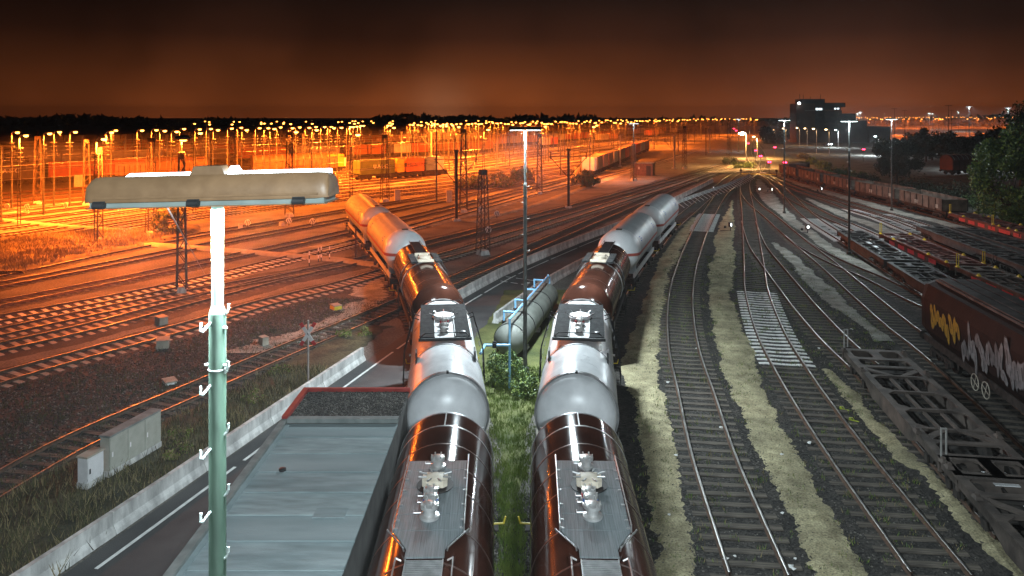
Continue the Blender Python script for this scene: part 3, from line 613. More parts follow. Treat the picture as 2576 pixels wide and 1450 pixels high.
def gas_tank(label, L):
    zc, r = 2.72, 1.45; w = empty('tank_wagon', label=label, cat='tank wagon', group='tank wagons of the two tank trains')
    pr = dome(-L/2, L/2, r, 1.05, 9); pr = pr[:10]+pr[-10:]; k = 10
    MB().latheY(pr[k-1:k+1], zc, 56).build('tank_shell', M['gas_tank'], w, smooth=True)
    MB().latheY(pr[:k]+[(pr[k-1][0]+.6, r+.004),(pr[k-1][0]+.6, r-.02)], zc, 56).build('tank_end', M['gas_end'], w, smooth=True)
    MB().latheY(pr[k:], zc, 56).build('tank_end', M['gas_tank'], w, smooth=True)
    # red safety stripe round the waist, following the ends
    b = MB(); hz = .16
    path = [(r*math.sin(a)*1.0, -L/2+1.05-1.05*math.cos(a)) for a in np.linspace(-math.pi/2, math.pi/2, 17)]
    loop = [(x, y) for x, y in path]+[(-x, -y) for x, y in path]
    rr = 1.006; n = len(loop); vs = []
    for zz in (zc-hz, zc+hz*.2):
        q = math.sqrt(max(0, r*r-(zz-zc)**2))/r
        for x, y in loop: vs.append((x*q*rr+(.006 if x > 0 else -.006), y+(-.012 if y < 0 else .012), zz))
    b.add(vs, [(i, (i+1) % n, n+(i+1) % n, n+i) for i in range(n)]); b.build('red_stripe', M['red_band'], w)
    underframe(w, L+.5); saddle(w, L, zc, r, M['gas_tank']); buffers(w, -L/2-.25, L/2+.25); bogie(w, -L/2+2.1); bogie(w, L/2-2.1); brake_levers(w, L, r)
    for s in (-1,1):
        for y in (L*.28,-L*.28):
            for q, (dy, dz) in enumerate(((0,0),(.22,.12),(-.05,.26))): MB().box((s*math.sqrt(r*r-(.55+dz)**2)+s*.004, y+dy, zc+.55+dz),(.02,.3,.09)).build('stencil', M['blue'], w)
        MB().box((s*1.1,0,1.2),(.1,L*.9,.3)).build('side_sill', M['gas_end'], w)
    MB().box((0,-L/2+1.25,zc+r+.02),(.4,.34,.05)).build('top_plate', M['under'], w)
    return w
def at_track(y):
    i = int(np.argmin(abs(TTd[:,1]-y))); return TTd[i]
def place_on(y0, y1):
    a, b = at_track(y0), at_track(y1); c = (a+b)/2; d = b-a; return c, math.atan2(d[1], d[0])-math.pi/2
CARS = [(brown_near,8.5,21.0,'brown insulated tank wagon with long grated walkway, nearest of the {} train'),
        (white_tank,23.0,34.2,'glossy silver white tank wagon with dark railed platform, second of the {} train'),
        (brown_far,36.0,48.5,'brown tank wagon with ivory manhole tray, third of the {} train'),
        (lambda l: gas_tank(l, 12.0),50.4,62.2,'pale grey gas tank wagon with white end and red stripe, fourth of the {} train'),
        (lambda l: gas_tank(l, 13.2),63.9,76.9,'pale grey gas tank wagon with red stripe, last of the {} train')]
protos = []
for fn, y0, y1, lab in CARS:
    w = fn(lab.format('right')); c, rz_ = place_on(y0, y1); w.location = (c[0], c[1], .005); w.rotation_euler = (0,0,rz_); protos.append((w, c, rz_, lab))
ch = tree_of(None)
for w, c, rz_, lab in protos: copy_tree(w, ch, None, (-c[0], c[1], .005), -rz_, lab.format('left'))
# ================================================================== lamps
def mast_lamp(X, Y, h, label, lit=True, W_=900, detail=True, rz=0.0, group=None, width=1.5, cat='lamp mast', pt=False):
    root = empty('lamp_mast', (X, Y, 0), rz, label, cat, group)
    r0 = .1 if detail else .12
    MB().tube((0,0,0),(0,0,h-2.6),r0,12,r0*.8).tube((0,0,h-2.6),(0,0,h-2.45),r0*.8,12,r0*.55).tube((0,0,h-2.45),(0,0,h-.06),r0*.55,12,r0*.5).build('pole', M['pole_dark'], root, smooth=True)
    if detail:
        MB().latheZ([(r0*1.9,0),(r0*1.9,.25),(r0*1.2,.32)],(0,0,0),14).build('pole_foot', M['pole_dark'], root, smooth=True)
        for i, z in enumerate(np.arange(1.2, h-2.5, .75)):
            MB().path([(0,0,z),((-1)**i*.2,0,z),((-1)**i*.2,0,z+.06)],.012,6).build('climbing_rung', M['pole_grey'], root)
    wd = width/2
    for s in (-1, 1):
        MB().prism([(-.14,-.05),(.14,-.05),(.11,.07),(.03,.1),(-.11,.08)],'x',s*.04,s*wd).build('luminaire', M['black'] if detail else M['pole_dark'], root, (0,0,h))
        if lit: MB().box((s*wd*.5,0,h-.058),(wd*.86,.2,.012)).build('diffuser', M['e_white'], root)
    MB().box((0,0,h+.05),(.22,.22,.14),top=.7).build('bracket', M['pole_dark'], root)
    if lit and pt:
        l = bpy.data.lights.new('lamp_light', 'POINT'); l.energy = W_*1.9; l.color = COOL; l.shadow_soft_size = .25; o = bpy.data.objects.new('lamp_light', l); COL.objects.link(o); o.location = (0,0,h-.34); o.parent = root
    elif lit: light(root, (0,0,h-.1), W_, COOL, (width*.9,.22))
    return root
c = G(1321,940); mast_lamp(c.x, c.y, 11.35, 'lit white lamp mast standing between the two tank trains', W_=4600)
for (u, vb, h, w_, lab) in ((1973,538,11.4,2200,'slim lit lamp mast on the sand path before the level crossing'),(2136,641,11.5,2600,'lit lamp mast in front of the first row of empty flats'),(2243,531,11.5,2200,'lit lamp mast beside the rusty open wagons')):
    c = G(u, vb); mast_lamp(c.x, c.y, h, lab, W_=w_, rz=.1, pt=True)
c = G(3,560); mast_lamp(c.x, c.y, 12-78*c.y/F, 'dark unlit lamp cut off by the left edge of the picture', lit=False, rz=.1, width=2.9)
def far_mast(u, vt, h, lit, lab, Y=None, W_=0, width=2.2, grp=None):
    Y = Y or F*(H-h)/(vt-VH); X = (u-CU)/F*Y; return mast_lamp(X, Y, h, lab, lit, W_, False, .0, grp, width)
for u, vt, h, lit, lab in ((2386,266,15,False,'tall unlit lamp mast standing behind the dark red covered wagon'),(2438,269,15,True,'tallest lit white lamp mast above the dark trees on the right'),(2411,283,14,True,'small lit white lamp mast left of the tallest lit one'),(2536,272,14.5,True,'lit white lamp mast at the right edge above the big tree'),(2250,274,14.5,False,'distant unlit lamp mast above the slim lit mast by the wagons'),(2276,279,14,False,'distant unlit lamp mast right of the tower'),(2394,279,14,False,'thin unlit lamp mast just right of the tall unlit one'),(2157,286,13.2,True,'lit white lamp at the right corner of the signal tower'),(2164,282,13.6,True,'higher lit white lamp just behind the signal tower corner'),(2337,285,13.2,True,'lit white lamp of a pair above the trees'),(2347,287,13,True,'lower lit white lamp of the pair above the trees')):
    far_mast(u, vt, h, lit, lab, W_=6000 if lit else 0)
for u, vt, Y, lit, lab in ((1098,325,105,False,'black unlit T shaped lamp mast behind the container train'),(1172,320,150,False,'small unlit T shaped lamp mast left of the lattice mast'),(1410,314,150,False,'unlit T shaped lamp mast right of the lit central lamp'),(1594,311,138,True,'lit white lamp mast above the dark brick hut'),(1461,311,190,False,'thin unlit T lamp mast beyond the container wagons'),(1858,300,250,True,'small lit white lamp mast left of the red junction signals')):
    h = H-(vt-VH)*Y/F; far_mast(u, vt, h, lit, lab, Y, 900 if lit else 0, 1.9)
# foreground lamp, close to the eye
FX, FY, FZ = -1.757, 4.53, 11.585
fl = empty('street_lamp', (FX, FY, 0), R(-3.0), 'large beige double luminaire on a pale green post in the foreground', 'street lamp')
MB().tube((0,0,0),(0,0,10.82),.05,24).tube((0,0,10.82),(0,0,10.87),.05,24,.035).build('lower_post', M['pole_green'], fl, smooth=True)
MB().tube((0,0,10.86),(0,0,11.5),.035,24).build('upper_post', M['pole_green_lit'], fl, smooth=True)
hp = [(-.13,-.105),(.13,-.105),(.135,-.06),(.115,.03),(.07,.07),(-.06,.085),(-.115,.03),(-.135,-.06)]
def taper(poly, xs, scs):
    b = MB(); n = len(poly); vs = []
    for x, (sy, sz, dz) in zip(xs, scs):
        for p, q in poly: vs.append((x, p*sy, q*sz+dz))
    fs = [tuple(range(n))[::-1], tuple(range(n*(len(xs)-1), n*len(xs)))]
    for j in range(len(xs)-1): fs += [(j*n+i, j*n+(i+1) % n, (j+1)*n+(i+1) % n, (j+1)*n+i) for i in range(n)]
    return b.add(vs, fs)
lum = empty('luminaire', (0,0,FZ), 0, parent=fl); lum.rotation_euler = (0, R(-1.7), 0); lum.scale = (.955, 1, .88)
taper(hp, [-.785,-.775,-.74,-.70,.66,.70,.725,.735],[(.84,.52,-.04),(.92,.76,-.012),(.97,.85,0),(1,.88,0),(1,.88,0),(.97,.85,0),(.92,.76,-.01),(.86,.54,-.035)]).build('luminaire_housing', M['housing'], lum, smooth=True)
taper([(-.137,-.006),(.137,-.006),(.137,.006),(-.137,.006)], [-.72,.68], [(1,1,0),(1,1,0)]).build('housing_rib', M['housing'], lum, (0,0,-.062))
MB().box((-.02,-.002,-.108),(1.46,.235,.035)).build('luminaire_tray', M['housing_low'], lum)
MB().box((-.02,-.002,-.129),(1.49,.262,.007)).build('tray_lip', M['housing'], lum)
MB().box((-.02,0,-.1345),(1.36,.19,.003)).build('diffuser', M['e_white'], lum)
for a, b_ in ((-.63,-.125),(.075,.69)): MB().prism([(.0,.06),(.05,.068),(.085,.082),(.1,.07),(.1,.045)],'x',a,b_).build('top_diffuser', M['e_white'], lum, (0,.03,0))
MB().box((-.04,0,.09),(.24,.12,.08),top=.72).build('bracket_cap', M['housing'], lum)
MB().box((.1,.03,.09),(.085,.1,.065),top=.4).build('bracket_end_glow', M['e_white'], lum)  # lit end of the bracket, its brightness put in as emission
for x in (-.68,-.09,.56):
    c_ = MB().tube((x-.035,-.135,-.108),(x+.035,-.135,-.108),.024,12); c_.box((x,-.125,-.095),(.075,.03,.03)); c_.build('clip', M['black'], lum, smooth=True)
for s, vs_ in ((-1,(812,968,1126,1282,1448)),(1,(775,920,1075,1228,1385))):
    for v in vs_:
        z = H-(v-VH)*FY/F
        pts = [(s*.02,-.045,z+.012),(s*.05,-.085,z-.03),(s*.06,-.09,z-.025),(s*.062,-.085,z+.02)] if s < 0 else [(s*.045,-.01,z-.04),(s*.062,-.012,z-.025),(s*.072,-.012,z+.0),(s*.073,-.012,z+.03)]
        MB().path(pts,.008,8).build('climbing_hook', M['hook'], fl, smooth=True)
for v in (822, 916):
    z = H-(v-VH)*FY/F
    for s in (-1,1): MB().tube((s*.045,-.02,z),(s*.066,-.02,z),.009,8).build('bolt', M['hook'], fl)
MB().latheZ([(.0505,-.004),(.054,-.004),(.054,.004),(.0505,.004)],(0,0,H-(927-VH)*FY/F),24).build('band', M['steel'], fl, smooth=True)
light(fl, (-.02,0,FZ-.145), 1900, COOL, (1.36,.2))
e = G(515,690); MB().tube((FX-.32,FY,FZ-.1),(e.x,e.y,0.0),.006,6).build('stay_cable', M['steel'])
tag(bpy.data.objects['stay_cable'], 'thin bright stay cable running down from the foreground luminaire', 'cable')
mast_lamp(2.6, -5.5, 15.2, 'lit white lamp mast beside the footbridge behind the viewer', W_=11500, rz=.2)
# sodium lamps of the yard
def sod_meshes():
    d = {}
    d['pole'] = MB().tube((0,0,0),(0,0,9.7),.13,8,.06).mesh('pole', M['pole_dark'], True)
    d['arm'] = MB().path([(0,0,9.65),(.15,0,9.82),(.5,0,9.85)],.045,6).mesh('arm', M['pole_grey'])
    d['head'] = MB().prism([(.3,9.8),(1.15,9.86),(1.15,9.92),(.3,9.95)],'y',-.14,.14).mesh('lamp_head', M['pole_grey'])
    d['lens'] = MB().ball((.75,0,9.74),.23,10,6,0,(1.25,.75,.62)).mesh('lens', M['e_sodium'], True)
    d['rung'] = MB().tube((-.45,0,0),(.45,0,0),.04,6).mesh('crossbar', M['pole_dark'])
    b = MB()
    for s in (-1,1): b.tube((s*.17,0,0),(s*.12,0,8.4),.045,6)
    for z in np.arange(.4,8.3,.55): b.box((0,0,z),(.34,.05,.05))
    b.tube((0,0,8.3),(0,0,9.7),.09,8); d['lad'] = b.mesh('ladder_pole', M['pole_dark'])
    return d
SM = sod_meshes()
def sodium(u, vt, label, W_=2600, rungs=False, h=9.75, group='orange yard lamps', Y=None, shine=True):
    Y = Y or F*(H-h)/(vt-VH); X = (u-CU)/F*Y-.6; k = h/9.75
    r = empty('yard_lamp', (X, Y, h-9.75), 0, label, 'yard lamp', group)
    put('pole', SM['lad'] if rungs else SM['pole'], r); put('arm', SM['arm'], r); put('lamp_head', SM['head'], r); put('lens', SM['lens'], r)
    if Y < 230:
        for z in (8.4,7.9,7.4,6.9): put('crossbar', SM['rung'], r, (0,-.05,z))
    if shine: light(r, (.75,0,9.5), W_, SODIUM, (.7,.4))
    return r
NEAR = [(258,351,'brightest orange yard lamp left of the foreground luminaire'),(897,340,'bright orange yard lamp in front of the container with white letters'),(989,322,'bright orange yard lamp above the brick red container'),(62,342,'lower of the two orange lamps at the far left'),(278,334,'orange lamp just behind the brightest left one'),(1226,327,'orange lamp left of the lit central mast'),(742,333,'orange lamp beside the dark lattice mast above the luminaire'),(501,336,'lower of the two stacked orange lamps above the luminaire')]
for u, v, l in NEAR: sodium(u, v, l, (16000 if u < 300 else 1800) if v > 330 else 7000, True)
LST = [(41,334),(122,337),(147,333),(187,333),(289,329),(355,329),(391,328),(412,330),(442,332),(461,325),(500,326),(528,325),(546,328),(581,324),(605,322),(618,328),(651,323),(673,323),(688,325),(704,321),(734,323),(752,321),(776,322),(793,320),(794,328),(815,320),(832,320),(838,323),(857,322),(880,320),(887,320),(896,319),(906,317),(913,317),(974,316),(981,316),(1030,314),(1037,315),(1050,315),(1058,316),(1076,313),(1085,316),(1091,313),(1099,313),(1106,317),(1113,314),(1121,314),(1121,318),(1134,313),(1137,316),(1147,313),(1152,320),(1158,312),(1175,313),(1178,313),(1186,312),(1195,311),(1203,313),(1210,312),(1222,310),(1239,310),(1250,311),(1259,310)]
for i, (u, v) in enumerate(LST): sodium(u, v, 'one of the many small orange lamps in rows across the yard', 6500)
rs = random.Random(3)
for i in range(95):
    t = (i+rs.random())/95; u = 1268+t*640; v = 311-12*t**.8+rs.uniform(-3.5,5.5)*(1-t*.5)
    sodium(u, max(v, 294.6), 'one of the tiny far orange lamps crowding the horizon', 6000, Y=None, shine=(i % 2 == 0), group='far orange horizon lamps')
for i in range(80):
    t = (i+rs.random())/80; u = 2150+t*440; v = 297.5+rs.uniform(-1,1.4)-t*2+(rs.random() < .2)*4
    sodium(u, v-1.0, 'one of the far orange lamps in the row at the right horizon', 12000, h=9.75, shine=(i % 2 == 0), group='right horizon lamps')
for u, v, Y in ((1370,300+19,None),(1492,320,None),(1500,316,None),(1330,314,None),(1650,306,None),(1560,311,None)): sodium(u, v, 'one of the many small orange lamps in rows across the yard', 6500)
for i in range(46):
    u = rs.uniform(430,1280); v = rs.uniform(305,315)-(u-430)*.002
    sodium(u, v, 'one of the tiny orange lamps deep in the far yard', 0, shine=False, group='deep yard lamps')
# low street lamps on the right
def street(u, vt, vb, label, W_=350, m='e_warm', col=(1,.6,.28), grp='street lamps by the service road'):
    p = G(u, vb); h = H-(vt-VH)*p.y/F; r = empty('street_lamp', (p.x, p.y, 0), 0, label, 'street lamp', grp)
    MB().tube((0,0,0),(0,0,h),.12,8,.07).build('pole', M['pole_grey'], r, smooth=True); MB().tube((0,0,h-.03),(-.9,0,h+.12),.05,6).build('arm', M['pole_grey'], r)
    MB().ball((-.95,0,h+.05),.55 if m == 'e_flood' else .3,10,6,0,(1.4,.7,.5)).build('lens', M[m], r, smooth=True); light(r, (-.95,0,h-.2), W_, col, (.6,.4)); return r  # floodlight lens is oversized: its bloom is put into the shape
for u, vt, vb, l in ((1977,324,372,'warm street lamp just right of the slim lit mast'),(2011,323,366,'warm street lamp below the signal tower, leftmost of four'),(2031,324,367,'warm street lamp below the signal tower, second of four'),(2054,325,387,'warm street lamp below the signal tower, third of four'),(2086,327,391,'warm street lamp nearest the lit green bushes'),(1950,328,352,'warm street lamp by the dark bush at the junction')): street(u, vt, vb, l)
for u, vt, vb, l, w_ in ((2431,348,388,'white street lamp behind the dark red covered wagon',5000),(2210,344,392,'white street lamp left of the dark spreading tree',3500),(2109,328,372,'white street lamp right of the warm row below the tower',2500),(2480,377,430,'car lights half hidden by the big tree, put in as a lamp post',3000)): street(u, vt, vb, l, w_, 'e_white', COOL, 'white street lamps by the trees')  # last entry stands for car lights, added as a street lamp
street(1877,337,422,'glaring floodlight beside the yellow bushes at the level crossing', 14000, 'e_flood', (1,.5,.14), None)
street(1905,345,400,'small orange lamp lighting the service road past the crossing', 9000, 'e_warm', (1,.5,.15), None)
# ================================================================== flat roofed building
BX0, BX1, BY1, BZ = -6.52, -3.2, 23.85, 3.4; BY0 = 9.5; BYm = 21.55
bl = empty('flat_roof_building', ((BX0+BX1)/2, (BY0+BY1)/2, 0), 0, 'low building with pale felt roof and red edged gravel section', 'building'); bl_o = bl.location
def bb(name, x0, x1, y0, y1, z0, z1, m, parent=None, top=1.0):
    return MB().box(((x0+x1)/2-bl_o.x, (y0+y1)/2-bl_o.y, (z0+z1)/2), (x1-x0, y1-y0, z1-z0), 0, 0, top).build(name, M[m], parent or bl)
bb('wall', BX0+.06, BX1-.06, BY0+.1, BY1-.06, 0, BZ-.18, 'wall')
y = BY0
while y < BYm-.05:
    y2 = min(y+1.0, BYm-.12); MB().prism([(y-bl_o.y,BZ-.16),(y2-.01-bl_o.y,BZ-.16),(y2-.01-bl_o.y,BZ-.115),(y-bl_o.y,BZ-.1)],'x',BX0+.2-bl_o.x,BX1-.02-bl_o.x).build('roof_strip', M[random.choice(('felt','felt_b','felt_c'))], bl); y += 1.004
bb('roof_edge', BX0-.02, BX0+.17, BY0, BYm, BZ-.13, BZ-.02, 'felt_edge'); bb('roof_edge', BX0+.18, BX0+.3, BY0, BYm-.2, BZ-.115, BZ-.082, 'felt')
bb('roof_step', BX0+.172, BX1-.02, BYm-.12, BYm+.1, BZ-.1, BZ+.02, 'felt_edge'); bb('painted_step_shadow', BX0+.18, BX1-.02, BYm+.101, BYm+.16, BZ-.1, BZ-.0, 'black')  # solid black strip: shadow behind the step put into its colour
gr_ = bb('gravel_bed', BX0+.14, BX1-.02, BYm+.161, BY1-.1, BZ-.1, BZ-.06, 'gravel_roof')
bb('red_edge', BX0-.02, BX0+.13, BYm+.0, BY1+.0, BZ-.11, BZ+.05, 'red_trim'); bb('red_edge', BX0+.131, BX1, BY1-.1, BY1+.0, BZ-.1, BZ+.05, 'red_trim')
for px_, py_, w_, l_ in ((BX0+1.3,13.3,1.1,.5),(BX0+2.2,16.4,.7,.4)): bb('felt_patch', px_, px_+w_, py_, py_+l_, BZ-.108, BZ-.094, 'felt_b')
MB().latheZ([(.09,0),(.09,.05),(.06,.06)],(BX0+.9-bl_o.x,18.6-bl_o.y,BZ-.11),12).build('roof_drain', M['black'], bl, smooth=True)
def stones(name, pts, s0, s1, m, parent=None, flat=.6):
    """octahedral pebbles at world points, one mesh"""
    n = len(pts); P = np.asarray(pts); s = np.random.uniform(s0, s1, (n,1,1)); base = np.array([(1,0,0),(0,1,0),(-1,0,0),(0,-1,0),(0,0,flat),(0,0,-flat)], float)
    a = np.random.rand(n)*6.283; c, sn = np.cos(a), np.sin(a); Rm = np.zeros((n,3,3)); Rm[:,0,0]=c; Rm[:,0,1]=-sn; Rm[:,1,0]=sn; Rm[:,1,1]=c; Rm[:,2,2]=1
    Vv = np.einsum('nij,kj->nki', Rm, base)*s*np.random.uniform(.7,1.3,(n,6,1))+P[:,None,:]
    f = np.array([(0,1,4),(1,2,4),(2,3,4),(3,0,4),(1,0,5),(2,1,5),(3,2,5),(0,3,5)]); fs = (f[None]+np.arange(n)[:,None,None]*6).reshape(-1,3); mi = np.repeat(np.random.randint(0,len(m),n),8)
    o = put(name, fast_mesh(name, Vv.reshape(-1,3), fs, m, mi), parent); o['kind'] = 'stuff'; return o
n = 5200; pp = np.c_[np.random.uniform(BX0+.17, BX1-.05, n)-bl_o.x, np.random.uniform(BYm+.2, BY1-.13, n)-bl_o.y, np.full(n, BZ-.05)]
stones('pebbles', pp, .018, .045, [M['stone'],M['stone_d'],M['stone_l'],M['stone']], bl)
# ------------------------------------------------------------------ cabinets by the dark track
def cabinet(label, p, rz, L, h, m, doors, cat='cabinet'):
    r = empty('utility_cabinet', p, rz, label, cat)
    MB().box((0,0,.13),(.4,L,.26)).build('plinth', M['concrete'], r); MB().box((0,0,.26+(h-.3)/2),(.36,L-.04,h-.3)).build('body', M[m], r)
    MB().box((0,0,h-.02),(.44,L+.04,.05),top=.97).build('lid', M['felt_edge'] if m != 'cab_white' else M['plank'], r)
    dl = (L-.06)/doors
    for i in range(doors):
        y = -L/2+.03+dl*(i+.5); d = MB().box((.19,y,.28+(h-.36)/2),(.02,dl-.03,h-.38)).build('door', M[m], r)
        MB().box((.205,y-dl*.36,h*.55),(.012,.05,.16)).build('handle', M['white'] if m != 'cab_white' else M['black'], d)
    return r
cabinet('small white utility cabinet at the end of the grey ones', (-13.62,24.55,0), R(-15), .72, 1.1, 'cab_white', 1)
cabinet('long grey utility cabinet with three doors beside the dark track', (-13.12,26.2,0), R(-15), 2.45, 1.42, 'cab_grey', 3)
# ------------------------------------------------------------------ railway cross sign
p = G(775,974); sg = empty('warning_cross', p, R(6), 'red and white crossed warning sign with a black lightning mark', 'sign')
MB().tube((0,0,0),(0,0,2.95),.045,10).build('post', M['pole_grey'], sg, smooth=True)
for k, a in enumerate((R(32), R(-32))):
    q = empty('cross_arm', (0,-.06-.03*k,2.36), 0, parent=sg); q.rotation_euler = (0, a, 0)
    MB().box((0,0,0),(.15,.02,.72)).build('white_field', M['white'], q)
    for s in (-1,1): MB().box((0,0,s*.47),(.15,.02,.215)).build('red_end', M['red'], q)
    if k == 1: MB().prism([(.02,.1),(-.03,.0),(.0,.0),(-.02,-.1),(.035,.015),(.005,.015)],'y',-.018,-.011).build('lightning_mark', M['black'], q)
# ------------------------------------------------------------------ storage tank and blue pipes
A = Vector((-.12,37.4,0)); B = Vector((2.05,46.6,0)); d = B-A; L = d.length; st = empty('storage_tank', (A+B)/2, math.atan2(d.y, d.x)-math.pi/2, 'long grey green cylinder tank lying behind the shrub', 'storage tank')
for i in range(4):
    y0 = -L/2+i*L/4; pr = [(y0,.76),(y0+.04,.8),(y0+L/4-.04,.8),(y0+L/4,.76)]
    if i == 0: pr = [(y0-.42,.02),(y0-.4,.2),(y0-.3,.46),(y0-.15,.66)]+pr
    if i == 3: pr = pr+[(y0+L/4+.15,.66),(y0+L/4+.3,.46),(y0+L/4+.4,.2),(y0+L/4+.42,.02)]
    MB().latheY(pr, .92, 36).build('tank_section', M['tank_green'], st, smooth=True)
    MB().latheY([(y0+.02,.79),(y0+.02,.815),(y0+.07,.815),(y0+.07,.79)] , .92, 36).build('tank_band', M['black'], st, smooth=True)
for y in (-L*.33,0,L*.33): MB().box((0,y,.12),(1.2,.35,.25)).build('saddle', M['concrete'], st)
pi = empty('blue_pipe_rack', st.location, st.rotation_euler.z, 'light blue pipe with four risers along the top of the storage tank', 'pipework')
zt = 2.16; MB().path([(.18,-L/2-.75,0),(.18,-L/2-.75,zt),(.18,L/2-.2,zt),(.18,L/2-.1,zt+.05),(.18,L/2+.35,zt-.2),(.18,L/2+.35,.1)],.055,10).build('main_pipe', M['pipe_blue'], pi, smooth=True)
for i in range(4):
    y = -L/2+.55+i*(L-.9)/3.4
    MB().path([(.18,y,zt),(-.42,y,zt),(-.42,y,1.62)],.055,10).build('riser', M['pipe_blue'], pi, smooth=True)
    v_ = MB().latheZ([(.12,0),(.12,.06),(.08,.07),(.08,.16),(.12,.17),(.12,.22)],(-.42,y,1.5),14); v_.tube((-.42,y,1.6),(-.7,y,1.62),.015,6); v_.build('valve', M['black'], pi, smooth=True)
pf = empty('blue_pipe_arch', (-.1,33,0), 0, 'light blue pipe frame standing over the shrub', 'pipework')
MB().path([(0,0,0),(0,0,2.0),(-1.08,0,2.0),(-1.22,-1.15,2.0)],.055,10).build('pipe', M['pipe_blue'], pf, smooth=True)
MB().latheZ([(.1,-.1),(.1,.1)],(-.66,0,2.0),12).box((-.66,0,2.12),(.16,.05,.1)).build('valve', M['black'], pf)
# ------------------------------------------------------------------ overhead line masts
def lattice(u, vb, vt, label, w=.42, arm=None, lampcap=False, Y=None):
    p = G(u, vb); h = H-(vt-VH)*p.y/F; r = empty('lattice_mast', (p.x, p.y, 0), random.uniform(.1,.6), label, 'lattice mast')
    MB().box((0,0,.15),(w*2.2,w*2.2,.5),top=.7).build('footing', M['concrete'], r)
    tw = .55
    for a in (-1,1):
        for b in (-1,1): MB().tube((a*w,b*w,.3),(a*w*tw,b*w*tw,h),.05,5).build('leg', M['mast'], r)
    br = MB(); n = max(5, int(h/.85))
    for i in range(n):
        z0, z1 = .4+(h-.5)*i/n, .4+(h-.5)*(i+1)/n; s0, s1 = w*(1-(1-tw)*z0/h), w*(1-(1-tw)*z1/h); sg_ = 1 if i % 2 else -1
        for q in (-1,1): br.tube((-sg_*s0,q*s0,z0),(sg_*s1,q*s1,z1),.028,4); br.tube((q*s0,-sg_*s0,z0),(q*s1,sg_*s1,z1),.028,4)
    o = br.build('bracing', M['mast'], r); o['kind'] = 'stuff'
    MB().box((0,0,h-.2),(w*tw*2.2,w*tw*2.2,.45)).build('head_plate', M['mast'], r)
    if arm:
        for s in arm: MB().path([(0,0,h-.6),(s*1.0,0,h-.3),(s*1.4,0,h-.7)],.04,6).build('bracket_arm', M['mast'], r)
    if lampcap: MB().tube((0,0,h),(0,0,h+.9),.04,6).ball((.1,0,h+1.0),.45,10,5,0,(1.2,.8,.4)).build('lamp_cap', M['black'], r, smooth=True); MB().ball((.1,0,h+.82),.2,8,5,0,(1.2,.8,.4)).build('lens', M['e_sodium'], r, smooth=True); light(r, (.1,0,h+.7), 5600, SODIUM, (.5,.4))
    return r
for u, vb, vt, lab, kw in ((968,508,340,'dark lattice mast in front of the container train',dict(w=.5)),(1215,641,428,'nearest dark lattice mast left of the central lamp',dict(w=.45)),(457,737,384,'grey lattice mast with a small lamp cap left of the foreground post',dict(w=.3,lampcap=True)),(728,545,333,'lattice mast with bracket arms behind the luminaire',dict(w=.5,arm=(-1,1))),(95,514,343,'lattice mast on a pale footing at the far left',dict(w=.5)),(380,592,348,'brightly lit lattice mast beside the orange shrub',dict(w=.42)),(584,520,334,'lattice mast behind the middle of the luminaire',dict(w=.5)),(1166,535,326,'slender lattice mast left of the lit central lamp',dict(w=.45,arm=(-1,1))),(1357,489,338,'lattice mast just right of the lit central lamp',dict(w=.4)),(218,515,352,'dark lattice mast left of the luminaire end',dict(w=.45)),(1594,455,362,'lattice mast beside the dark brick hut',dict(w=.45)),(252,609,372,'lattice post rising from the orange grass bank',dict(w=.25)),(1834,410,300,'far lattice mast left of the crossing',dict(w=.4)),(1722,425,318,'far lattice mast beyond the container wagons',dict(w=.4))): lattice(u, vb, vt, lab, **kw)
def catenary(u, vb, vt, label, grp=None, m='mast', pale=False):
    p = G(u, vb); h = H-(vt-VH)*p.y/F; r = empty('catenary_mast', (p.x, p.y, 0), random.uniform(-.2,.3), label, 'catenary mast', grp); mm = M['pole_grey'] if pale else M[m]
    b = MB().box((-.12,0,h/2),(.06,.26,h)).box((.12,0,h/2),(.06,.26,h)).box((0,0,h/2),(.18,.06,h)); b.build('post', mm, r)
    MB().box((0,0,.1),(.8,.8,.3)).build('footing', M['concrete'], r)
    for s in (-1,1):
        a_ = MB().tube((s*.1,0,h*.55),(s*2.4,0,h*.9),.05,6); a_.tube((s*.1,0,h*.9),(s*2.5,0,h*.9),.04,6); a_.build('cantilever', mm, r)
        MB().tube((s*2.3,0,h*.86),(s*2.3,0,h*.98),.07,8).build('insulator', M['brick'], r)
    MB().box((0,0,h+.15),(.5,.2,.3)).build('head_plate', mm, r); return r
for u, vb, vt, l in ((1148,556,384,'dark catenary mast with V arms nearest the left gas tank wagon'),(1430,524,380,'dark catenary mast with V arms right of the lit central lamp')): catenary(u, vb, vt, l)
for u, vb, vt, l in ((6,462,372,'pale catenary mast at the left edge'),(207,440,345,'pale catenary mast above the red wagons at left'),(315,438,343,'pale catenary mast above the barrel roofed wagons'),(420,425,343,'pale catenary mast right of the lit lattice mast'),(525,430,340,'pale catenary mast above the foreground bracket cap'),(641,430,340,'pale catenary mast above the right of the luminaire'),(1085,420,335,'pale catenary mast left of the unlit T lamp'),(1696,425,345,'tall pale catenary mast above the right container wagons'),(1560,420,345,'pale catenary mast by the second flat wagon'),(1010,410,335,'pale catenary mast behind the brick red container'),(762,430,340,'pale catenary mast right of the bracketed lattice mast'),(1250,420,330,'pale catenary mast left of the lit central head'),(1785,385,325,'pale catenary mast in the far right of the orange yard')): catenary(u, vb, vt, l, 'pale catenary masts', pale=True)
rs = random.Random(11)
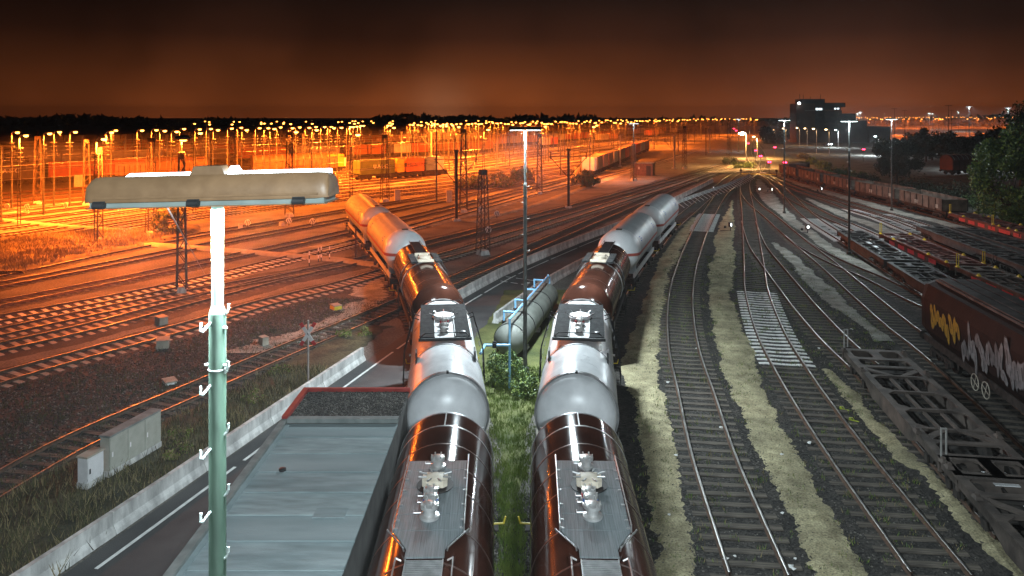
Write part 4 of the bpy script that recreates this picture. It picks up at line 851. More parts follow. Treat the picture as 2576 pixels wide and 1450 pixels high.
for i in range(34):
    u = rs.uniform(20,1780); vb = rs.uniform(345,430)-max(0,(u-1000))*.05; p = G(u, vb); h = rs.uniform(6.5,8.5); o = empty('yard_post', (p.x,p.y,0), 0, 'one of the thin dark posts scattered through the lit yard', 'post', 'thin dark yard posts')
    MB().tube((0,0,0),(0,0,h),.16,6,.12).build('shaft', M['mast'], o); MB().box((.0,0,h-.1),(.5,.2,.25)).build('cap', M['mast'], o)
# ================================================================== containers and wagons
def container(root, y, L, m, z=1.22, h=2.6, w=2.44):
    b = MB(); n = int(L/.28)
    for s in (-1,1):
        for i in range(n): b.box((s*(w/2-.02-.015*(i % 2)), y-L/2+.14+(i+.5)*(L-.28)/n, z+h/2), (.04,(L-.28)/n,h-.3))
    b.box((0,y,z+h/2),(w-.1,L-.1,h-.16)); o = b.build('container', m, root)
    f = MB()
    for s in (-1,1):
        for t in (-1,1): f.box((s*(w/2-.06),y+t*(L/2-.06),z+h/2),(.12,.12,h-.02))
        f.box((s*(w/2-.05),y,z+h-.08),(.1,L-.26,.13)); f.box((s*(w/2-.05),y,z+.08),(.1,L-.26,.15))
    f.build('corner_frame', m, o)
    for s in (-1,1): MB().box((s*w*.24,y-L/2-.01,z+h/2),(w*.45,.03,h-.35)).build('door', m, o)
    return o
def flat_base(root, L, m='under'):
    b = MB()
    for x in (-.95,.95): b.box((x,0,1.02),(.16,L,.34))
    for y in np.arange(-L/2+.2,L/2,1.6): b.box((0,y,1.05),(1.75,.14,.2))
    b.build('frame', M[m], root); buffers(root, -L/2-.05, L/2+.05, .98); bogie(root, -L/2+2.0); bogie(root, L/2-2.0)
CM = {k: mat('container_'+k, c1, c2, .8, .55, 0, .1, 6) for k, c1, c2 in (('green',(.05,.075,.02),(.08,.11,.03)),('yellow',(.5,.34,.04),(.62,.44,.06)),('orange',(.34,.1,.035),(.45,.14,.05)),('blue',(.1,.15,.24),(.15,.2,.3)),('white',(.5,.53,.54),(.62,.64,.65)),('red',(.3,.06,.035),(.4,.09,.05)),('brown',(.16,.08,.045),(.24,.12,.07)),('grey',(.28,.27,.25),(.38,.37,.34)),('dark',(.07,.06,.055),(.11,.1,.09)),('pink',(.36,.2,.14),(.46,.28,.2)))}
def text(root, s, size, m, loc, rot, name='lettering'):
    cu = bpy.data.curves.new('lettering', 'FONT'); cu.body = s; cu.size = size; cu.align_x = 'CENTER'; cu.align_y = 'CENTER'; cu.extrude = .004
    t = bpy.data.objects.new('tmp', cu); COL.objects.link(t); dg = bpy.context.evaluated_depsgraph_get(); me = bpy.data.meshes.new_from_object(t.evaluated_get(dg)); bpy.data.objects.remove(t)
    me.materials.clear(); me.materials.append(m); o = put(name, me, root, loc); o.rotation_euler = rot; return o
def along(a, b, t, L):
    A, B = G(*a), G(*b); d = (B-A); dn = d.normalized(); c = A+dn*t; return (c.x, c.y, 0), math.atan2(d.y, d.x)-math.pi/2
def cwagon(label, loc, rz, L, boxes, grp='container wagons'):
    r = empty('container_wagon', loc, rz, label, 'container wagon', grp); flat_base(r, L)
    out = []
    for y, l, k in boxes: out.append(container(r, y, l, CM[k]))
    return r, out
ra, rb = (800,464), (1120,440)
def onrow(t): return along(ra, rb, t, 0)
TOTL = (G(*rb)-G(*ra)).length
def t_at(u):
    best = min(np.linspace(0, TOTL, 400), key=lambda t: abs(CU+F*(onrow(t)[0][0])/onrow(t)[0][1]-u)); return best
def rowwagon(u0, u1, label, k, txt=None, tm=None, front=None):
    t0, t1 = t_at(u0), t_at(u1); L = t1-t0; loc, rz = onrow((t0+t1)/2); r, cs = cwagon(label, loc, rz, L+.6, [(0, L-.3, k)])
    if txt: text(r, txt, 1.25 if len(txt) < 6 else .95, tm, (1.225, 0 if len(txt) < 6 else .6, 2.55), (R(90), 0, R(90)))
    return r
r1 = rowwagon(895, 985, 'dark green container on a flat wagon with white spaced letters', 'green', 'U A S C', M['white'])
rowwagon(988, 1009, 'short bright yellow container beside the lattice mast', 'yellow')
r2 = rowwagon(1011, 1059, 'brick orange container with dark lettering and emblem', 'orange', 'Hapag-Lloyd', M['black'])
em = MB(); 
for q in ((0,.0),(.32,.0)): em.prism([(q[0]-2.6,2.2),(q[0]-2.42,2.2),(q[0]-2.34,2.5),(q[0]-2.42,2.95),(q[0]-2.6,2.95),(q[0]-2.52,2.6)],'x',1.222,1.232)
em.build('emblem', M['black'], r2)
rowwagon(1061, 1087, 'weathered blue container right of the brick orange one', 'blue'); rowwagon(1089, 1108, 'small pale box container at the end of the row', 'white')
def barrel(label, loc, rz, L, m, grp='yard wagons'):
    r = empty('barrel_wagon', loc, rz, label, 'covered wagon', grp); pr = [(-1.35,1.1),(-1.4,2.8)]+[(1.4*math.cos(a),2.8+1.35*math.sin(a)) for a in np.linspace(math.pi*.92,math.pi*.08,9)]+[(1.4,2.8),(1.35,1.1)]
    MB().prism(pr,'y',-L/2,L/2).build('body', m, r, smooth=True)
    for y in np.linspace(-L/2+.6,L/2-.6,7): MB().box((1.42,y,2.0),(.06,.1,1.7)).build('rib', M['rust'], r)
    for y in np.linspace(-L/2+.6,L/2-.6,7): MB().prism([(x*1.012,z*1.008) for x,z in pr[2:-2]]+[(x*.99,z*.99) for x,z in pr[2:-2]][::-1],'y',y-.05,y+.05).build('hoop', M['pole_grey'], r)
    flat_base(r, L+.4); return r
def on(a, b, u):
    A, B = G(*a), G(*b); best = min(np.linspace(0,1,500), key=lambda t: abs(CU+F*(A.lerp(B,t).x)/(A.lerp(B,t).y)-u)); c = A.lerp(B,best); d = B-A; return (c.x,c.y,0), math.atan2(d.y,d.x)-math.pi/2
La, Lb = (-60,470), (880,432)
for u, k, l, L_ in ((20,'dark','dark container wagon with pale letters at the left edge',9),(185,'red','red container wagon between two lattice masts',8),(288,'red','red container wagon behind the brightest orange lamp',10),(840,'yellow','yellow container wagon right of the luminaire end',4)):
    loc, rz = on(La, Lb, u); r, _ = cwagon(l, loc, rz, L_+.6, [(0,L_-.3,k)])
    if u == 20: text(r, 'U A S C', 1.0, M['white'], (1.225,0,2.5), (R(90),0,R(90)))
for u, l in ((338,'barrel roofed wagon with ribs above the left end of the luminaire'),(455,'second barrel roofed wagon behind the lamp capped mast'),(690,'barrel roofed wagon behind the right of the luminaire'),(790,'barrel roofed wagon left of the yellow container wagon')):
    loc, rz = on(La, Lb, u); barrel(l, loc, rz, 9 if u > 400 else 6.5, CM['brown'] if u > 400 else CM['pink'])
# distant rows of wagons: one prototype of each kind, copied
PROTO = []
for k in ('red','brown','grey','orange','dark','pink','white'):
    r, _ = cwagon('one of the %s container wagons in the lit rows of the far yard' % k, (0,0,-50), 0, 13.0, [(-3.1,6.0,k),(3.1,6.0,k if k != 'white' else 'red')], 'far yard wagons'); PROTO.append(r)
r = barrel('one of the round roofed wagons in the lit rows of the far yard', (0,0,-50), 0, 12.5, CM['grey'], 'far yard wagons'); PROTO.append(r)
chp = tree_of(None)
used = set()
def put_far(loc, rz):
    p = rs.choice(PROTO)
    if p.name not in used: used.add(p.name); p.location = loc; p.rotation_euler = (0,0,rz); return
    copy_tree(p, chp, None, loc, rz)
ROWS = [((-40,428),(760,405),(1300,378),(1760,330)),((-40,412),(700,394),(1250,370),(1700,332)),((200,398),(800,380),(1300,356),(1700,326)),((100,388),(800,370),(1300,346),(1720,319)),((300,374),(900,357),(1400,334),(1740,313)),((100,366),(800,349),(1300,330),(1700,311))]
for k, row in enumerate(ROWS):
    P, T = spline([G(*q) for q in row], 14.6); on_ = True
    for j, (p, t) in enumerate(zip(P, T)):
        u = CU+F*p[0]/p[1]
        if rs.random() < .3: on_ = not on_
        if on_ and -40 < u < 1760 and p[1] < 520: put_far((p[0],p[1],0), math.atan2(t[1],t[0])-math.pi/2)
    track('%s of the far yard tracks with wagon rows counted towards the horizon' % ('first second third fourth fifth sixth'.split()[k]), list(row), near=False, sleepers=False, bedm='sand_grey', group='far yard tracks', bw=2.2)
# pale strips between the far rows: lit ground put into the colour
for k, row in enumerate([((0,436),(700,417),(1250,388),(1700,345)),((0,404),(700,387),(1300,362),(1750,322)),((100,380),(800,363),(1400,338),(1750,314)),((0,358),(700,344),(1300,326),(1700,308))]):
    P, T = spline([G(*q) for q in row], 4.0); nr = np.stack([T[:,1],-T[:,0]],1); strip('painted_lit_ground', list(P-nr*2.6), list(P+nr*2.6), .02, .1, M['sand_grey'], .5, 4, .5)
# container train right of centre
ca, cb = (1476,448), (1690,352)
A, B = G(*ca), G(*cb); dn = (B-A).normalized(); rzc = math.atan2(dn.y, dn.x)-math.pi/2
SEQ = [('white',2.6,'flat wagon end with a small white container, front of the right container train'),('dark',6.0,'dark container second in the right container train'),('pink',6.0,'pale framed container third in the right container train'),('brown',6.0,'brown container fourth in the right container train'),('grey',6.0,'grey container in the middle of the right container train'),('dark',12.0,'long dark covered load in the right container train'),('red',6.0,'red container beyond the long dark load'),('dark',12.0,'long dark container far along the right train'),('red',12.0,'red container far along the right train'),('grey',12.0,'grey container at the far end of the right train'),('brown',12.0,'last brown container of the right train')]
t = 1.5
for k, L_, l in SEQ:
    c = A+dn*(t+L_/2); r, _ = cwagon(l, (c.x,c.y,0), rzc, L_+.8, [(0,L_,k)], 'right container train'); t += L_+1.6
# dark brick hut
p = G(1622,441); hu = empty('brick_hut', p, R(-20), 'dark brick hut beside the main line', 'hut')
MB().box((0,0,1.2),(3.6,3.0,2.4)).build('wall', M['brick'], hu); MB().box((0,0,2.48),(4.0,3.4,.16)).build('roof', M['felt_edge'], hu); MB().box((1.0,-1.52,1.0),(.9,.06,1.95)).build('door', M['black'], hu); MB().box((-.9,-1.52,1.5),(.3,.05,.5)).build('window', M['cab_grey'], hu)
# ================================================================== right-hand wagons
def gridplate(xs, ys, holes, z, t=.06, ch=.14):
    b = MB()
    for i in range(len(xs)-1):
        for j in range(len(ys)-1):
            x0,x1,y0,y1 = xs[i],xs[i+1],ys[j],ys[j+1]
            if (i,j) in holes:
                c = min(ch, (x1-x0)*.35, (y1-y0)*.35)
                for cx, sx_ in ((x0,1),(x1,-1)):
                    for cy_, sy_ in ((y0,1),(y1,-1)):
                        ii, jj_ = i-sx_, j-sy_
                        if not (0 <= jj_ < len(ys)-1) or (ii,j) in holes or (i,jj_) in holes: continue
                        b.prism([(cx-sx_*.02,cy_-sy_*.02),(cx+sx_*c,cy_-sy_*.02),(cx-sx_*.02,cy_+sy_*c)],'z',z-t+.002,z-.001)
            else: b.box(((x0+x1)/2,(y0+y1)/2,z-t/2),(x1-x0,y1-y0,t))
    return b
def flat_wagon(label, L, m, pegs=None, grp='empty container flats', red=False, glints=None):
    r = empty('container_flat', label=label, cat='flat wagon', group=grp); z = 1.2
    xs = [-1.3,-1.02,-.2,.2,1.02,1.3]
    for s in (-1,1):
        e = s*L/2; ys = [0,.3,1.25,1.55,2.35,2.6,3.6]; ys2 = sorted(e-s*v for v in ys); jm = {0,2,4} if True else 0
        idx = [i for i in range(6)]; holes = set()
        for j in range(6):
            jj = j if s < 0 else 5-j
            if jj in (1,3): holes |= {(1,j),(3,j)}
            if jj == 3: holes |= {(2,j)}
            if jj == 5: holes |= {(1,j),(2,j),(3,j)}
        gridplate(xs, ys2, holes, z).build('end_plate', M[m], r)
        for q in (-1,1): MB().prism([(q*.1,e-s*3.55),(q*1.0,e-s*2.62),(q*1.0,e-s*3.0),(q*.35,e-s*3.58)],'z',z-.07,z-.005).build('gusset', M[m], r)
        MB().box((0,e-s*.06,z-.28),(2.5,.12,.42)).build('headstock', M[m], r)
    mid = L/2-3.6; n = max(2, int(round(2*mid/1.75)))
    for s in (-1,1):
        MB().box((s*1.17,0,z-.035),(.26,2*mid,.06)).build('side_flange', M[m], r)
        MB().prism([(-L/2+.1,z-.07),(L/2-.1,z-.07),(L/2-.1,z-.35),(L/2-3.3,z-.38),(L/2-4.2,z-.72),(-L/2+4.2,z-.72),(-L/2+3.3,z-.38),(-L/2+.1,z-.35)],'x',s*1.16-.05,s*1.16+.05).build('side_sill', M[m], r)
        MB().box((s*.3,0,z-.12),(.1,2*mid,.1)).build('long_bar', M[m], r)
        if red:
            for k in range(-2,3): MB().box((s*1.215,k*L/7,z-.42),(.012,1.3,.34)).build('red_panel', M['red'], r)
    for i in range(n+1): MB().box((0,-mid+2*mid*i/n,z-.06),(2.1,.13,.1)).build('cross_member', M[m], r)
    for i in range(n):
        y0, y1 = -mid+2*mid*i/n, -mid+2*mid*(i+1)/n
        for sx_ in (-1,1):
            for yy, sy_ in ((y0,1),(y1,-1)): MB().prism([(sx_*1.04,yy+sy_*.06),(sx_*1.04,yy+sy_*.35),(sx_*.72,yy+sy_*.06)],'z',z-.065,z-.01).build('gusset', M[m], r)
    MB().box((0,0,z-.5),(.5,L-1.5,.12)).build('centre_sill', M['under'], r)
    MB().tube((-.5,-mid,z-.45),(-.5,mid,z-.45),.05,6).tube((.12,-mid,z-.4),(.12,mid,z-.4),.035,6).build('brake_pipe', M['under'], r)
    if pegs:
        for y in (-L/2+.5,-L/4,L/4,L/2-.5):
            for s in (-1,1): MB().box((s*1.27,y,z+.04),(.22,.34,.09),top=.6).box((s*1.27,y,z+.11),(.1,.12,.08)).build('container_lock', M[pegs], r)
        for s in (-1,1): MB().path([(s*1.2,-s*(L/2-.15),z-.1),(s*1.2,-s*(L/2-.15),z+.9),(s*1.05,-s*(L/2-.15),z+.9),(s*1.05,-s*(L/2-.15),z+.1)],.03,6).build('end_post', M['yellow'] if pegs == 'yellow' else M['pole_grey'], r)
    if glints:
        for x, y, w_, l_ in glints: MB().box((x,y,z-.16),(w_,l_,.02)).build('glint_plate', M['white'], r)  # white plates painting in lamp reflections on the decks
    buffers(r, -L/2-.02, L/2+.02, .95); bogie(r, -L/2+1.9); bogie(r, L/2-1.9)
    return r
def set_on(r, pts, y0, y1, world=False):
    P, _ = spline([Vector(p) for p in pts] if world else [G(*p) for p in pts], .4); a = P[np.argmin(abs(P[:,1]-y0))]; b = P[np.argmin(abs(P[:,1]-y1))]; c = (a+b)/2; d = b-a
    r.location = (c[0],c[1],.005); r.rotation_euler = (0,0,math.atan2(d[1],d[0])-math.pi/2); return r
R2B = [(2033,786),(2105,865),(2186,940),(2300,1060),(2480,1260),(2600,1390),(2990,1800)]
set_on(flat_wagon('nearest empty container flat with rounded deck openings', 12.6, 'deck', 'deck'), R2B, 22.4, 35.0)
set_on(flat_wagon('second near container flat at the lower right corner', 11.0, 'deck', 'deck', glints=[(.2,2.2,.5,1.2),(.1,4.4,.7,.9)]), R2B, 11.0, 21.7)
R5 = [(2045,553),(2085,580),(2115,598),(2160,625),(2260,690),(2400,780),(2600,900),(2900,1080)]
R6 = [(2084,548),(2130,567),(2170,585),(2240,617),(2350,668),(2600,780),(2900,915)]
R7 = [(2147,529),(2217,551),(2284,578),(2400,625),(2600,705),(2800,785)]
R8 = [(2265,552),(2340,577),(2450,612),(2620,668),(2800,727)]
R9 = [(1960,442),(2030,462),(2100,481),(2200,507),(2300,530),(2400,558),(2500,587),(2640,628)]
set_on(flat_wagon('dark container flat with reflections put in as pale sheets behind the lamp mast', 14.5, 'deck_dark', None, glints=[(-.05,1.6,.5,1.5),(-.05,-.9,.5,1.7)]), R5, 56.5, 71)
set_on(flat_wagon('dark container flat behind the hopper roof', 14.0, 'deck_dark', None), R5, 42, 55.8)
set_on(flat_wagon('container flat with yellow locks and reflections put in as pale plates', 14.5, 'deck_red', 'yellow', red=True, glints=[(-.2,5.4,.8,2.0),(.3,4.2,.6,.8)]), R6, 55, 69.5)
set_on(flat_wagon('container flat with yellow end post right of the hopper', 14.0, 'deck', 'yellow', red=True), R6, 40.5, 54.3)
set_on(flat_wagon('plain dark container flat in the third row', 16.0, 'deck_dark', None), R7, 58, 74)
set_on(flat_wagon('dark container flat at the right edge of the third row', 14.0, 'deck_dark', None), R7, 43.2, 57.2)
set_on(flat_wagon('dark container flat in the fourth row at the right edge', 16.0, 'deck_dark', None), R8, 57, 73)
set_on(flat_wagon('red container flat with yellow locks behind the others', 14.0, 'deck_red', 'yellow', red=True), R9, 70.2, 84)
set_on(flat_wagon('red container flat at the right edge below the tree', 13.0, 'deck_red', 'yellow', red=True), R9, 56.5, 69.4)
# rusty open wagons
def open_wagon(label, L):
    r = empty('open_wagon', label=label, cat='open wagon', group='rusty open wagons on the outer siding'); m = M['rust_side']
    for s in (-1,1):
        for i in range(7): MB().box((s*1.33,-L/2+(i+.5)*L/7,1.85),(.06,L/7-.06,1.3)).build('side_panel', m, r); MB().box((s*1.38,-L/2+(i+.02)*L/7,1.85),(.08,.1,1.3)).build('stanchion', M['under'], r)
        MB().box((0,s*(L/2-.03),1.85),(2.6,.06,1.3)).build('end_panel', m, r)
        MB().box((s*1.33,0,2.53),(.12,L,.07)).build('top_rail', m, r)
    MB().box((0,0,1.18),(2.6,L,.06)).build('floor', M['under'], r); flat_base(r, L+.3)
    for i in range(4): MB().box((1.0 if i % 2 else -1.37,-L/2+1.4+i*L/4.4,1.6),(.03,.7,.4)).build('paint_patch', M['cab_grey'], r)
    return r
M['rust_side'] = mat('rust_side', (.06,.045,.035), (.17,.13,.1), 1.1, .85, bump=.2, detail=8)
y = 85.2
for i, l in enumerate(('rusty open wagon at the near end of the outer siding','rusty open wagon second along the outer siding','rusty open wagon third along the outer siding','rusty open wagon fourth along the outer siding','rusty open wagon furthest along the outer siding')):
    set_on(open_wagon(l, 11.2), R9, y, y+11.2); y += 12.4
p = G(2011,447); bx = empty('equipment_shed', p, R(-28), 'dark box shed at the end of the open wagons by the crossing', 'shed')
MB().box((0,0,1.35),(3.1,5.2,2.7)).build('wall', M['tower_d'], bx); MB().prism([(-1.7,2.7),(1.7,2.7),(1.7,2.78),(0,3.0),(-1.7,2.78)],'y',-2.75,2.75).build('roof', M['felt_edge'], bx); MB().box((1.2,-2.62,1.2),(.5,.05,2.2)).build('door', M['black'], bx)
# hopper wagon with graffiti
hp_ = empty('hopper_wagon', label='rust brown hopper wagon with yellow and white graffiti', cat='hopper wagon'); L = 17.0
pr = [(-.95,1.15),(-1.42,1.75),(-1.45,3.2),(-1.25,3.85),(-.7,4.12),(.7,4.12),(1.25,3.85),(1.45,3.2),(1.42,1.75),(.95,1.15)]
b = MB(); n = len(pr); vs = []
for yy, sc_, dz in ((-L/2,.93,.12),(-L/2+.5,1,0),(L/2-.9,1,0),(L/2-.35,.95,.1),(L/2,.8,.45)):
    for x, z in pr: vs.append((x*sc_, yy, max(1.15, z if z < 2 else z-dz)))
fs = [tuple(range(n))[::-1], tuple(range(4*n, 5*n))]
for j in range(4): fs += [(j*n+i, j*n+(i+1) % n, (j+1)*n+(i+1) % n, (j+1)*n+i) for i in range(n)]
b.add(vs, fs).build('hopper_body', M['hopper'], hp_, smooth=False)
for x in (-.62,0,.62): MB().box((x,0,4.15),(.5,L-2.2,.05)).build('roof_plank', M['hopper_roof'], hp_)
for x in (-.93,.93): MB().box((x,0,4.07),(.08,L-2.0,.1)).build('roof_rail', M['hopper_roof'], hp_)
flat_base(hp_, L+.5)
for k in range(2):
    wh = MB(); y_ = 1.2+.95*k
    for i in range(20):
        a, c_ = i*math.pi/10, (i+1)*math.pi/10; wh.tube((-1.5,y_+.33*math.cos(a),1.0+.33*math.sin(a)),(-1.5,y_+.33*math.cos(c_),1.0+.33*math.sin(c_)),.022,6)
    for i in range(4): a = i*math.pi/2+.4; wh.tube((-1.5,y_,1.0),(-1.5,y_+.33*math.cos(a),1.0+.33*math.sin(a)),.016,6)
    wh.build('hand_wheel', M['plank'], hp_)
rg = random.Random(5)
M['graf_y'] = mat('graffiti_yellow', (.24,.14,.012), (.34,.2,.02), 6, .6); M['graf_w'] = mat('graffiti_white', (.1,.105,.11), (.2,.205,.21), 4, .6); M['graf_g'] = mat('graffiti_grey', (.07,.075,.08), (.13,.135,.14), 4, .6); M['graf_r'] = mat('graffiti_red', (.2,.05,.05), (.3,.08,.07), 4, .6)
def bubble(y, z, w, h, m, k):
    out = []; n = 14; ph = rg.random()*6
    for i in range(n):
        a = 2*math.pi*i/n; q = 1+.28*math.sin(2*a+ph)+.18*math.sin(3*a+ph*2); out.append((y+w/2*q*math.cos(a), z+h/2*q*math.sin(a)+.12*math.cos(a)))
    o_ = [((p-y)*1.1+y, (q-z)*1.1+z) for p, q in out]
    xx = -1.452-.0006*k
    MB().prism(o_,'x',xx-.004,xx).build('graffiti_outline', M['black'], hp_); MB().prism(out,'x',xx-.009,xx-.0045).build('graffiti_letter', M[m], hp_)
    s_ = rg.uniform(-.1,.1); MB().prism([(y-w*.12,z-h*.25),(y-w*.02,z-h*.25),(y+w*.12+s_,z+h*.25),(y+w*.02+s_,z+h*.25)],'x',xx-.0115,xx-.0095).build('graffiti_stroke', M['black'], hp_)
for i in range(9): bubble(L/2-1.9-.34*i, 2.45+rg.uniform(-.3,.25), rg.uniform(.35,.6), rg.uniform(.5,.95), 'graf_y', i)
for i in range(24): bubble(L/2-5.2-.27*i, 2.4+rg.uniform(-.5,.45), rg.uniform(.3,.62), rg.uniform(.4,1.1), rg.choice(('graf_w','graf_w','graf_g')), i)
for i in range(5): bubble(L/2-11.6-.5*i, 2.3+rg.uniform(-.25,.25), .4, rg.uniform(.3,.6), 'graf_r', i)
R3 = [(22.7,43.5),(21.75,38.8),(20.3,31),(19.3,24),(18.5,12)]
set_on(hp_, R3, 20.6, 37.4, True)
# dark red covered wagon behind the trees
p = G(2420,440); cw = barrel('dark red covered wagon half hidden by the big tree', (p.x,p.y,0), R(-65), 9.6, mat('dark_red_wagon', (.07,.018,.018), (.14,.035,.03), .6, .7), None)
# ================================================================== signal tower
p = G(2062,359); tw = empty('signal_tower', p, R(-6), 'dark signal tower with lit windows and a cantilevered control room', 'tower'); k = p.y/F   # metres per pixel there
def tb(name, u0, u1, v0, v1, y0, y1, m, parent=None):
    return MB().box((((u0+u1)/2-2062)*k, (y0+y1)/2, H-((v0+v1)/2-VH)*k), ((u1-u0)*k, y1-y0, (v1-v0)*k)).build(name, M[m], parent or tw)
tb('tower_block', 2001, 2046, 261, 360, -3, 8, 'tower'); tb('control_room', 2016, 2073, 249.5, 278, -1, 9.5, 'tower_d'); tb('cantilever', 2073.2, 2125, 259, 270, .5, 8, 'tower_d'); tb('window_band', 2075, 2116, 270.2, 277.5, 1.5, 7.5, 'tower_d')
tb('main_block', 2046.3, 2112, 278.2, 360, -2, 9, 'tower_d'); tb('side_block', 2112.3, 2146, 286, 360, -1.5, 9, 'tower_d'); tb('low_wing', 2146.3, 2174, 304, 360, -1, 8, 'tower_d'); tb('hall', 2174.3, 2226, 318, 360, -3, 8, 'tower_d')
for u0, u1 in ((2051,2057),(2058.5,2062.5),(2063.5,2066)): 
    w = tb('window', u0, u1, 272.5, 277.5, -1.12, -1.0, 'e_window'); 
for u0 in (2100,2107): tb('window', u0, u0+4.5, 272, 275.5, 1.4, 1.49, 'e_window')
for i in range(4):
    for j in range(3): w = tb('window', 2054+i*15, 2064+i*15, 287+j*16, 294+j*16, -2.1, -2.0, 'black'); 
for i in range(4):
    for j in range(3): tb('window_sill', 2053.5+i*15, 2064.5+i*15, 294.3+j*16, 295.2+j*16, -2.2, -2.0, 'tower')
tb('painted_lit_edge', 2022, 2046.2, 277.8, 279.4, -3.2, -3.0, 'plank')  # pale strip: the block's lit edge is put into its colour
for u, v in ((2018,236),(2027,238),(2069,238),(2044,243)): MB().tube(((u-2062)*k,3,H-(251-VH)*k),((u-2062)*k,3,H-(v-VH)*k),.12,6).build('antenna', M['black'], tw)
MB().ball(((2007-2062)*k,-3.4,H-(260.5-VH)*k),.55,10,6).build('roof_lamp', M['e_white'], tw, smooth=True)
# ================================================================== vegetation
def leaves(pts, s, jit=1.0):
    n = len(pts); a = np.random.randn(n,3); a /= np.linalg.norm(a,axis=1)[:,None]; b = np.cross(a, np.random.randn(n,3)); b /= np.linalg.norm(b,axis=1)[:,None]
    sz = s*np.random.uniform(.6,1.4,(n,1)); P = np.asarray(pts); V4 = np.stack([P-a*sz, P+b*sz*.55, P+a*sz, P-b*sz*.55],1).reshape(-1,3); return V4, np.arange(n*4).reshape(n,4)
def clumps(n, c, rad, k, rc, shell=.55):
    """points in k clumps spread through an ellipsoid"""
    d = np.random.randn(k,3); d /= np.linalg.norm(d,axis=1)[:,None]; cc = d*(np.random.uniform(shell,1,(k,1)))*np.array(rad); w = np.random.randint(0,k,n)
    q = np.random.randn(n,3); q /= np.linalg.norm(q,axis=1)[:,None]; q *= np.random.rand(n,1)**.45*rc*np.random.uniform(.6,1.25,(k,1))[w]
    return cc[w]+q+np.array(c), cc+np.array(c)
def plant(name, label, cat, loc, crown_c, rad, n, s, k, rc, mats, trunk=.25, group=None, crownname='crown', shell=.5):
    r = empty(name, loc, 0, label, cat, group); pts, cc = clumps(n, crown_c, rad, k, rc, shell); pts[:,2] = np.maximum(pts[:,2], .05)
    V4, F4 = leaves(pts, s); put(crownname, fast_mesh(crownname, V4, F4, mats, np.random.randint(0,len(mats),len(F4))), r)
    b = MB(); top = Vector(crown_c)
    if trunk: b.tube((0,0,0),(0,0,max(.3,crown_c[2]*.75)),trunk,8,trunk*.6)
    for i in range(0,len(cc),max(1,len(cc)//10)): b.tube((0,0,max(.1,crown_c[2]*.4)),tuple(cc[i]*.85+np.array((0,0,.1))),max(.02,trunk*.35),5,.012)
    b.build('trunk' if trunk else 'stem', M['bark'], r, smooth=True); return r
plant('broadleaf_tree','big leafy green tree at the right edge above the red flats','tree',G(2540,572),(0.6,0,5.4),(4.6,3.8,5.6),15000,.17,60,1.15,[M['leaf'],M['leaf_bright'],M['leaf']],.3)
plant('broadleaf_tree','dark leafy tree behind the big tree at the right edge','tree',G(2570,470),(1.5,0,7.6),(5.5,5,6),9000,.24,50,1.5,[M['leaf_dark'],M['leaf']],.35)
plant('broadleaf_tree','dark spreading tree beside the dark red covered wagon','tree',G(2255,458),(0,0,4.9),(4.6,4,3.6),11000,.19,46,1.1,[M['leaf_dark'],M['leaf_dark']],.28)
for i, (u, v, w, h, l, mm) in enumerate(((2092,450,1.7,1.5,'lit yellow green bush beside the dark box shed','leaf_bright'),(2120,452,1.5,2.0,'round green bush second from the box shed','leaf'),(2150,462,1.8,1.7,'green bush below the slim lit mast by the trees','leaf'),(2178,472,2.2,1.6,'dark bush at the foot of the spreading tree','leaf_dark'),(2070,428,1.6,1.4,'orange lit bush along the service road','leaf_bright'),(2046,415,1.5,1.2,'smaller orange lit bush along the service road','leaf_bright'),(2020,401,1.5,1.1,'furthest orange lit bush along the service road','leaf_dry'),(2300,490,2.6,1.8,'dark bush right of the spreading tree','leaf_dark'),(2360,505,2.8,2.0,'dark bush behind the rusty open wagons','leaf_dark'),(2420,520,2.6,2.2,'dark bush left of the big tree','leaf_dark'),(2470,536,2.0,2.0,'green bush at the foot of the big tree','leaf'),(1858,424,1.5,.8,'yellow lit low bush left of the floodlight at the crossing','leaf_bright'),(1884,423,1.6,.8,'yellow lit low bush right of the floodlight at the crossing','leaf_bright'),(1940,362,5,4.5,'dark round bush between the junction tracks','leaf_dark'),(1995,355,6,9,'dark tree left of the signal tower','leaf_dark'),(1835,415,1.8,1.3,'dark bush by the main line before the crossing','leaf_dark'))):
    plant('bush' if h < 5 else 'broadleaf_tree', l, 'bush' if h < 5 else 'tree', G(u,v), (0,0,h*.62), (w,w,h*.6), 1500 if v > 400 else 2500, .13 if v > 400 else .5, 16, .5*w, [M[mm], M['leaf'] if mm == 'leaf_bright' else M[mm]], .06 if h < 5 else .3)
for i, (u, vt) in enumerate(((2300,340),(2330,330),(2365,345),(2400,340),(2440,345),(2480,340),(2510,325),(2345,345),(2250,350))):
    Y = 190+rs.uniform(-15,30); X = (u-CU)/F*Y; h = H-(vt-VH)*Y/F
    plant('broadleaf_tree','one of the dark trees in the belt behind the covered wagon','tree',(X,Y,0),(0,0,h*.6),(3.6,3.5,h*.42),1800,.42,18,1.5,[M['leaf_dark']],.25,'dark tree belt')
plant('shrub','dense green shrub under the blue pipe frame between the trains','shrub',(-.25,33.6,0),(0,0,.75),(.85,1.0,.75),5000,.055,30,.28,[M['leaf'],M['leaf_bright'],M['leaf']],0.0,None,'foliage')
plant('shrub','yellow green low shrub at the foot of the central lamp mast','shrub',(.55,32.6,0),(0,0,.4),(.7,.9,.4),3000,.05,22,.25,[M['leaf_bright'],M['leaf']],0.0,None,'foliage')
plant('shrub','orange lit shrub beside the bright lattice mast','shrub',G(420,592),(0,0,1.3),(1.8,1.5,1.3),4000,.12,30,.5,[M['leaf_dry'],M['leaf']],.05,None,'foliage')
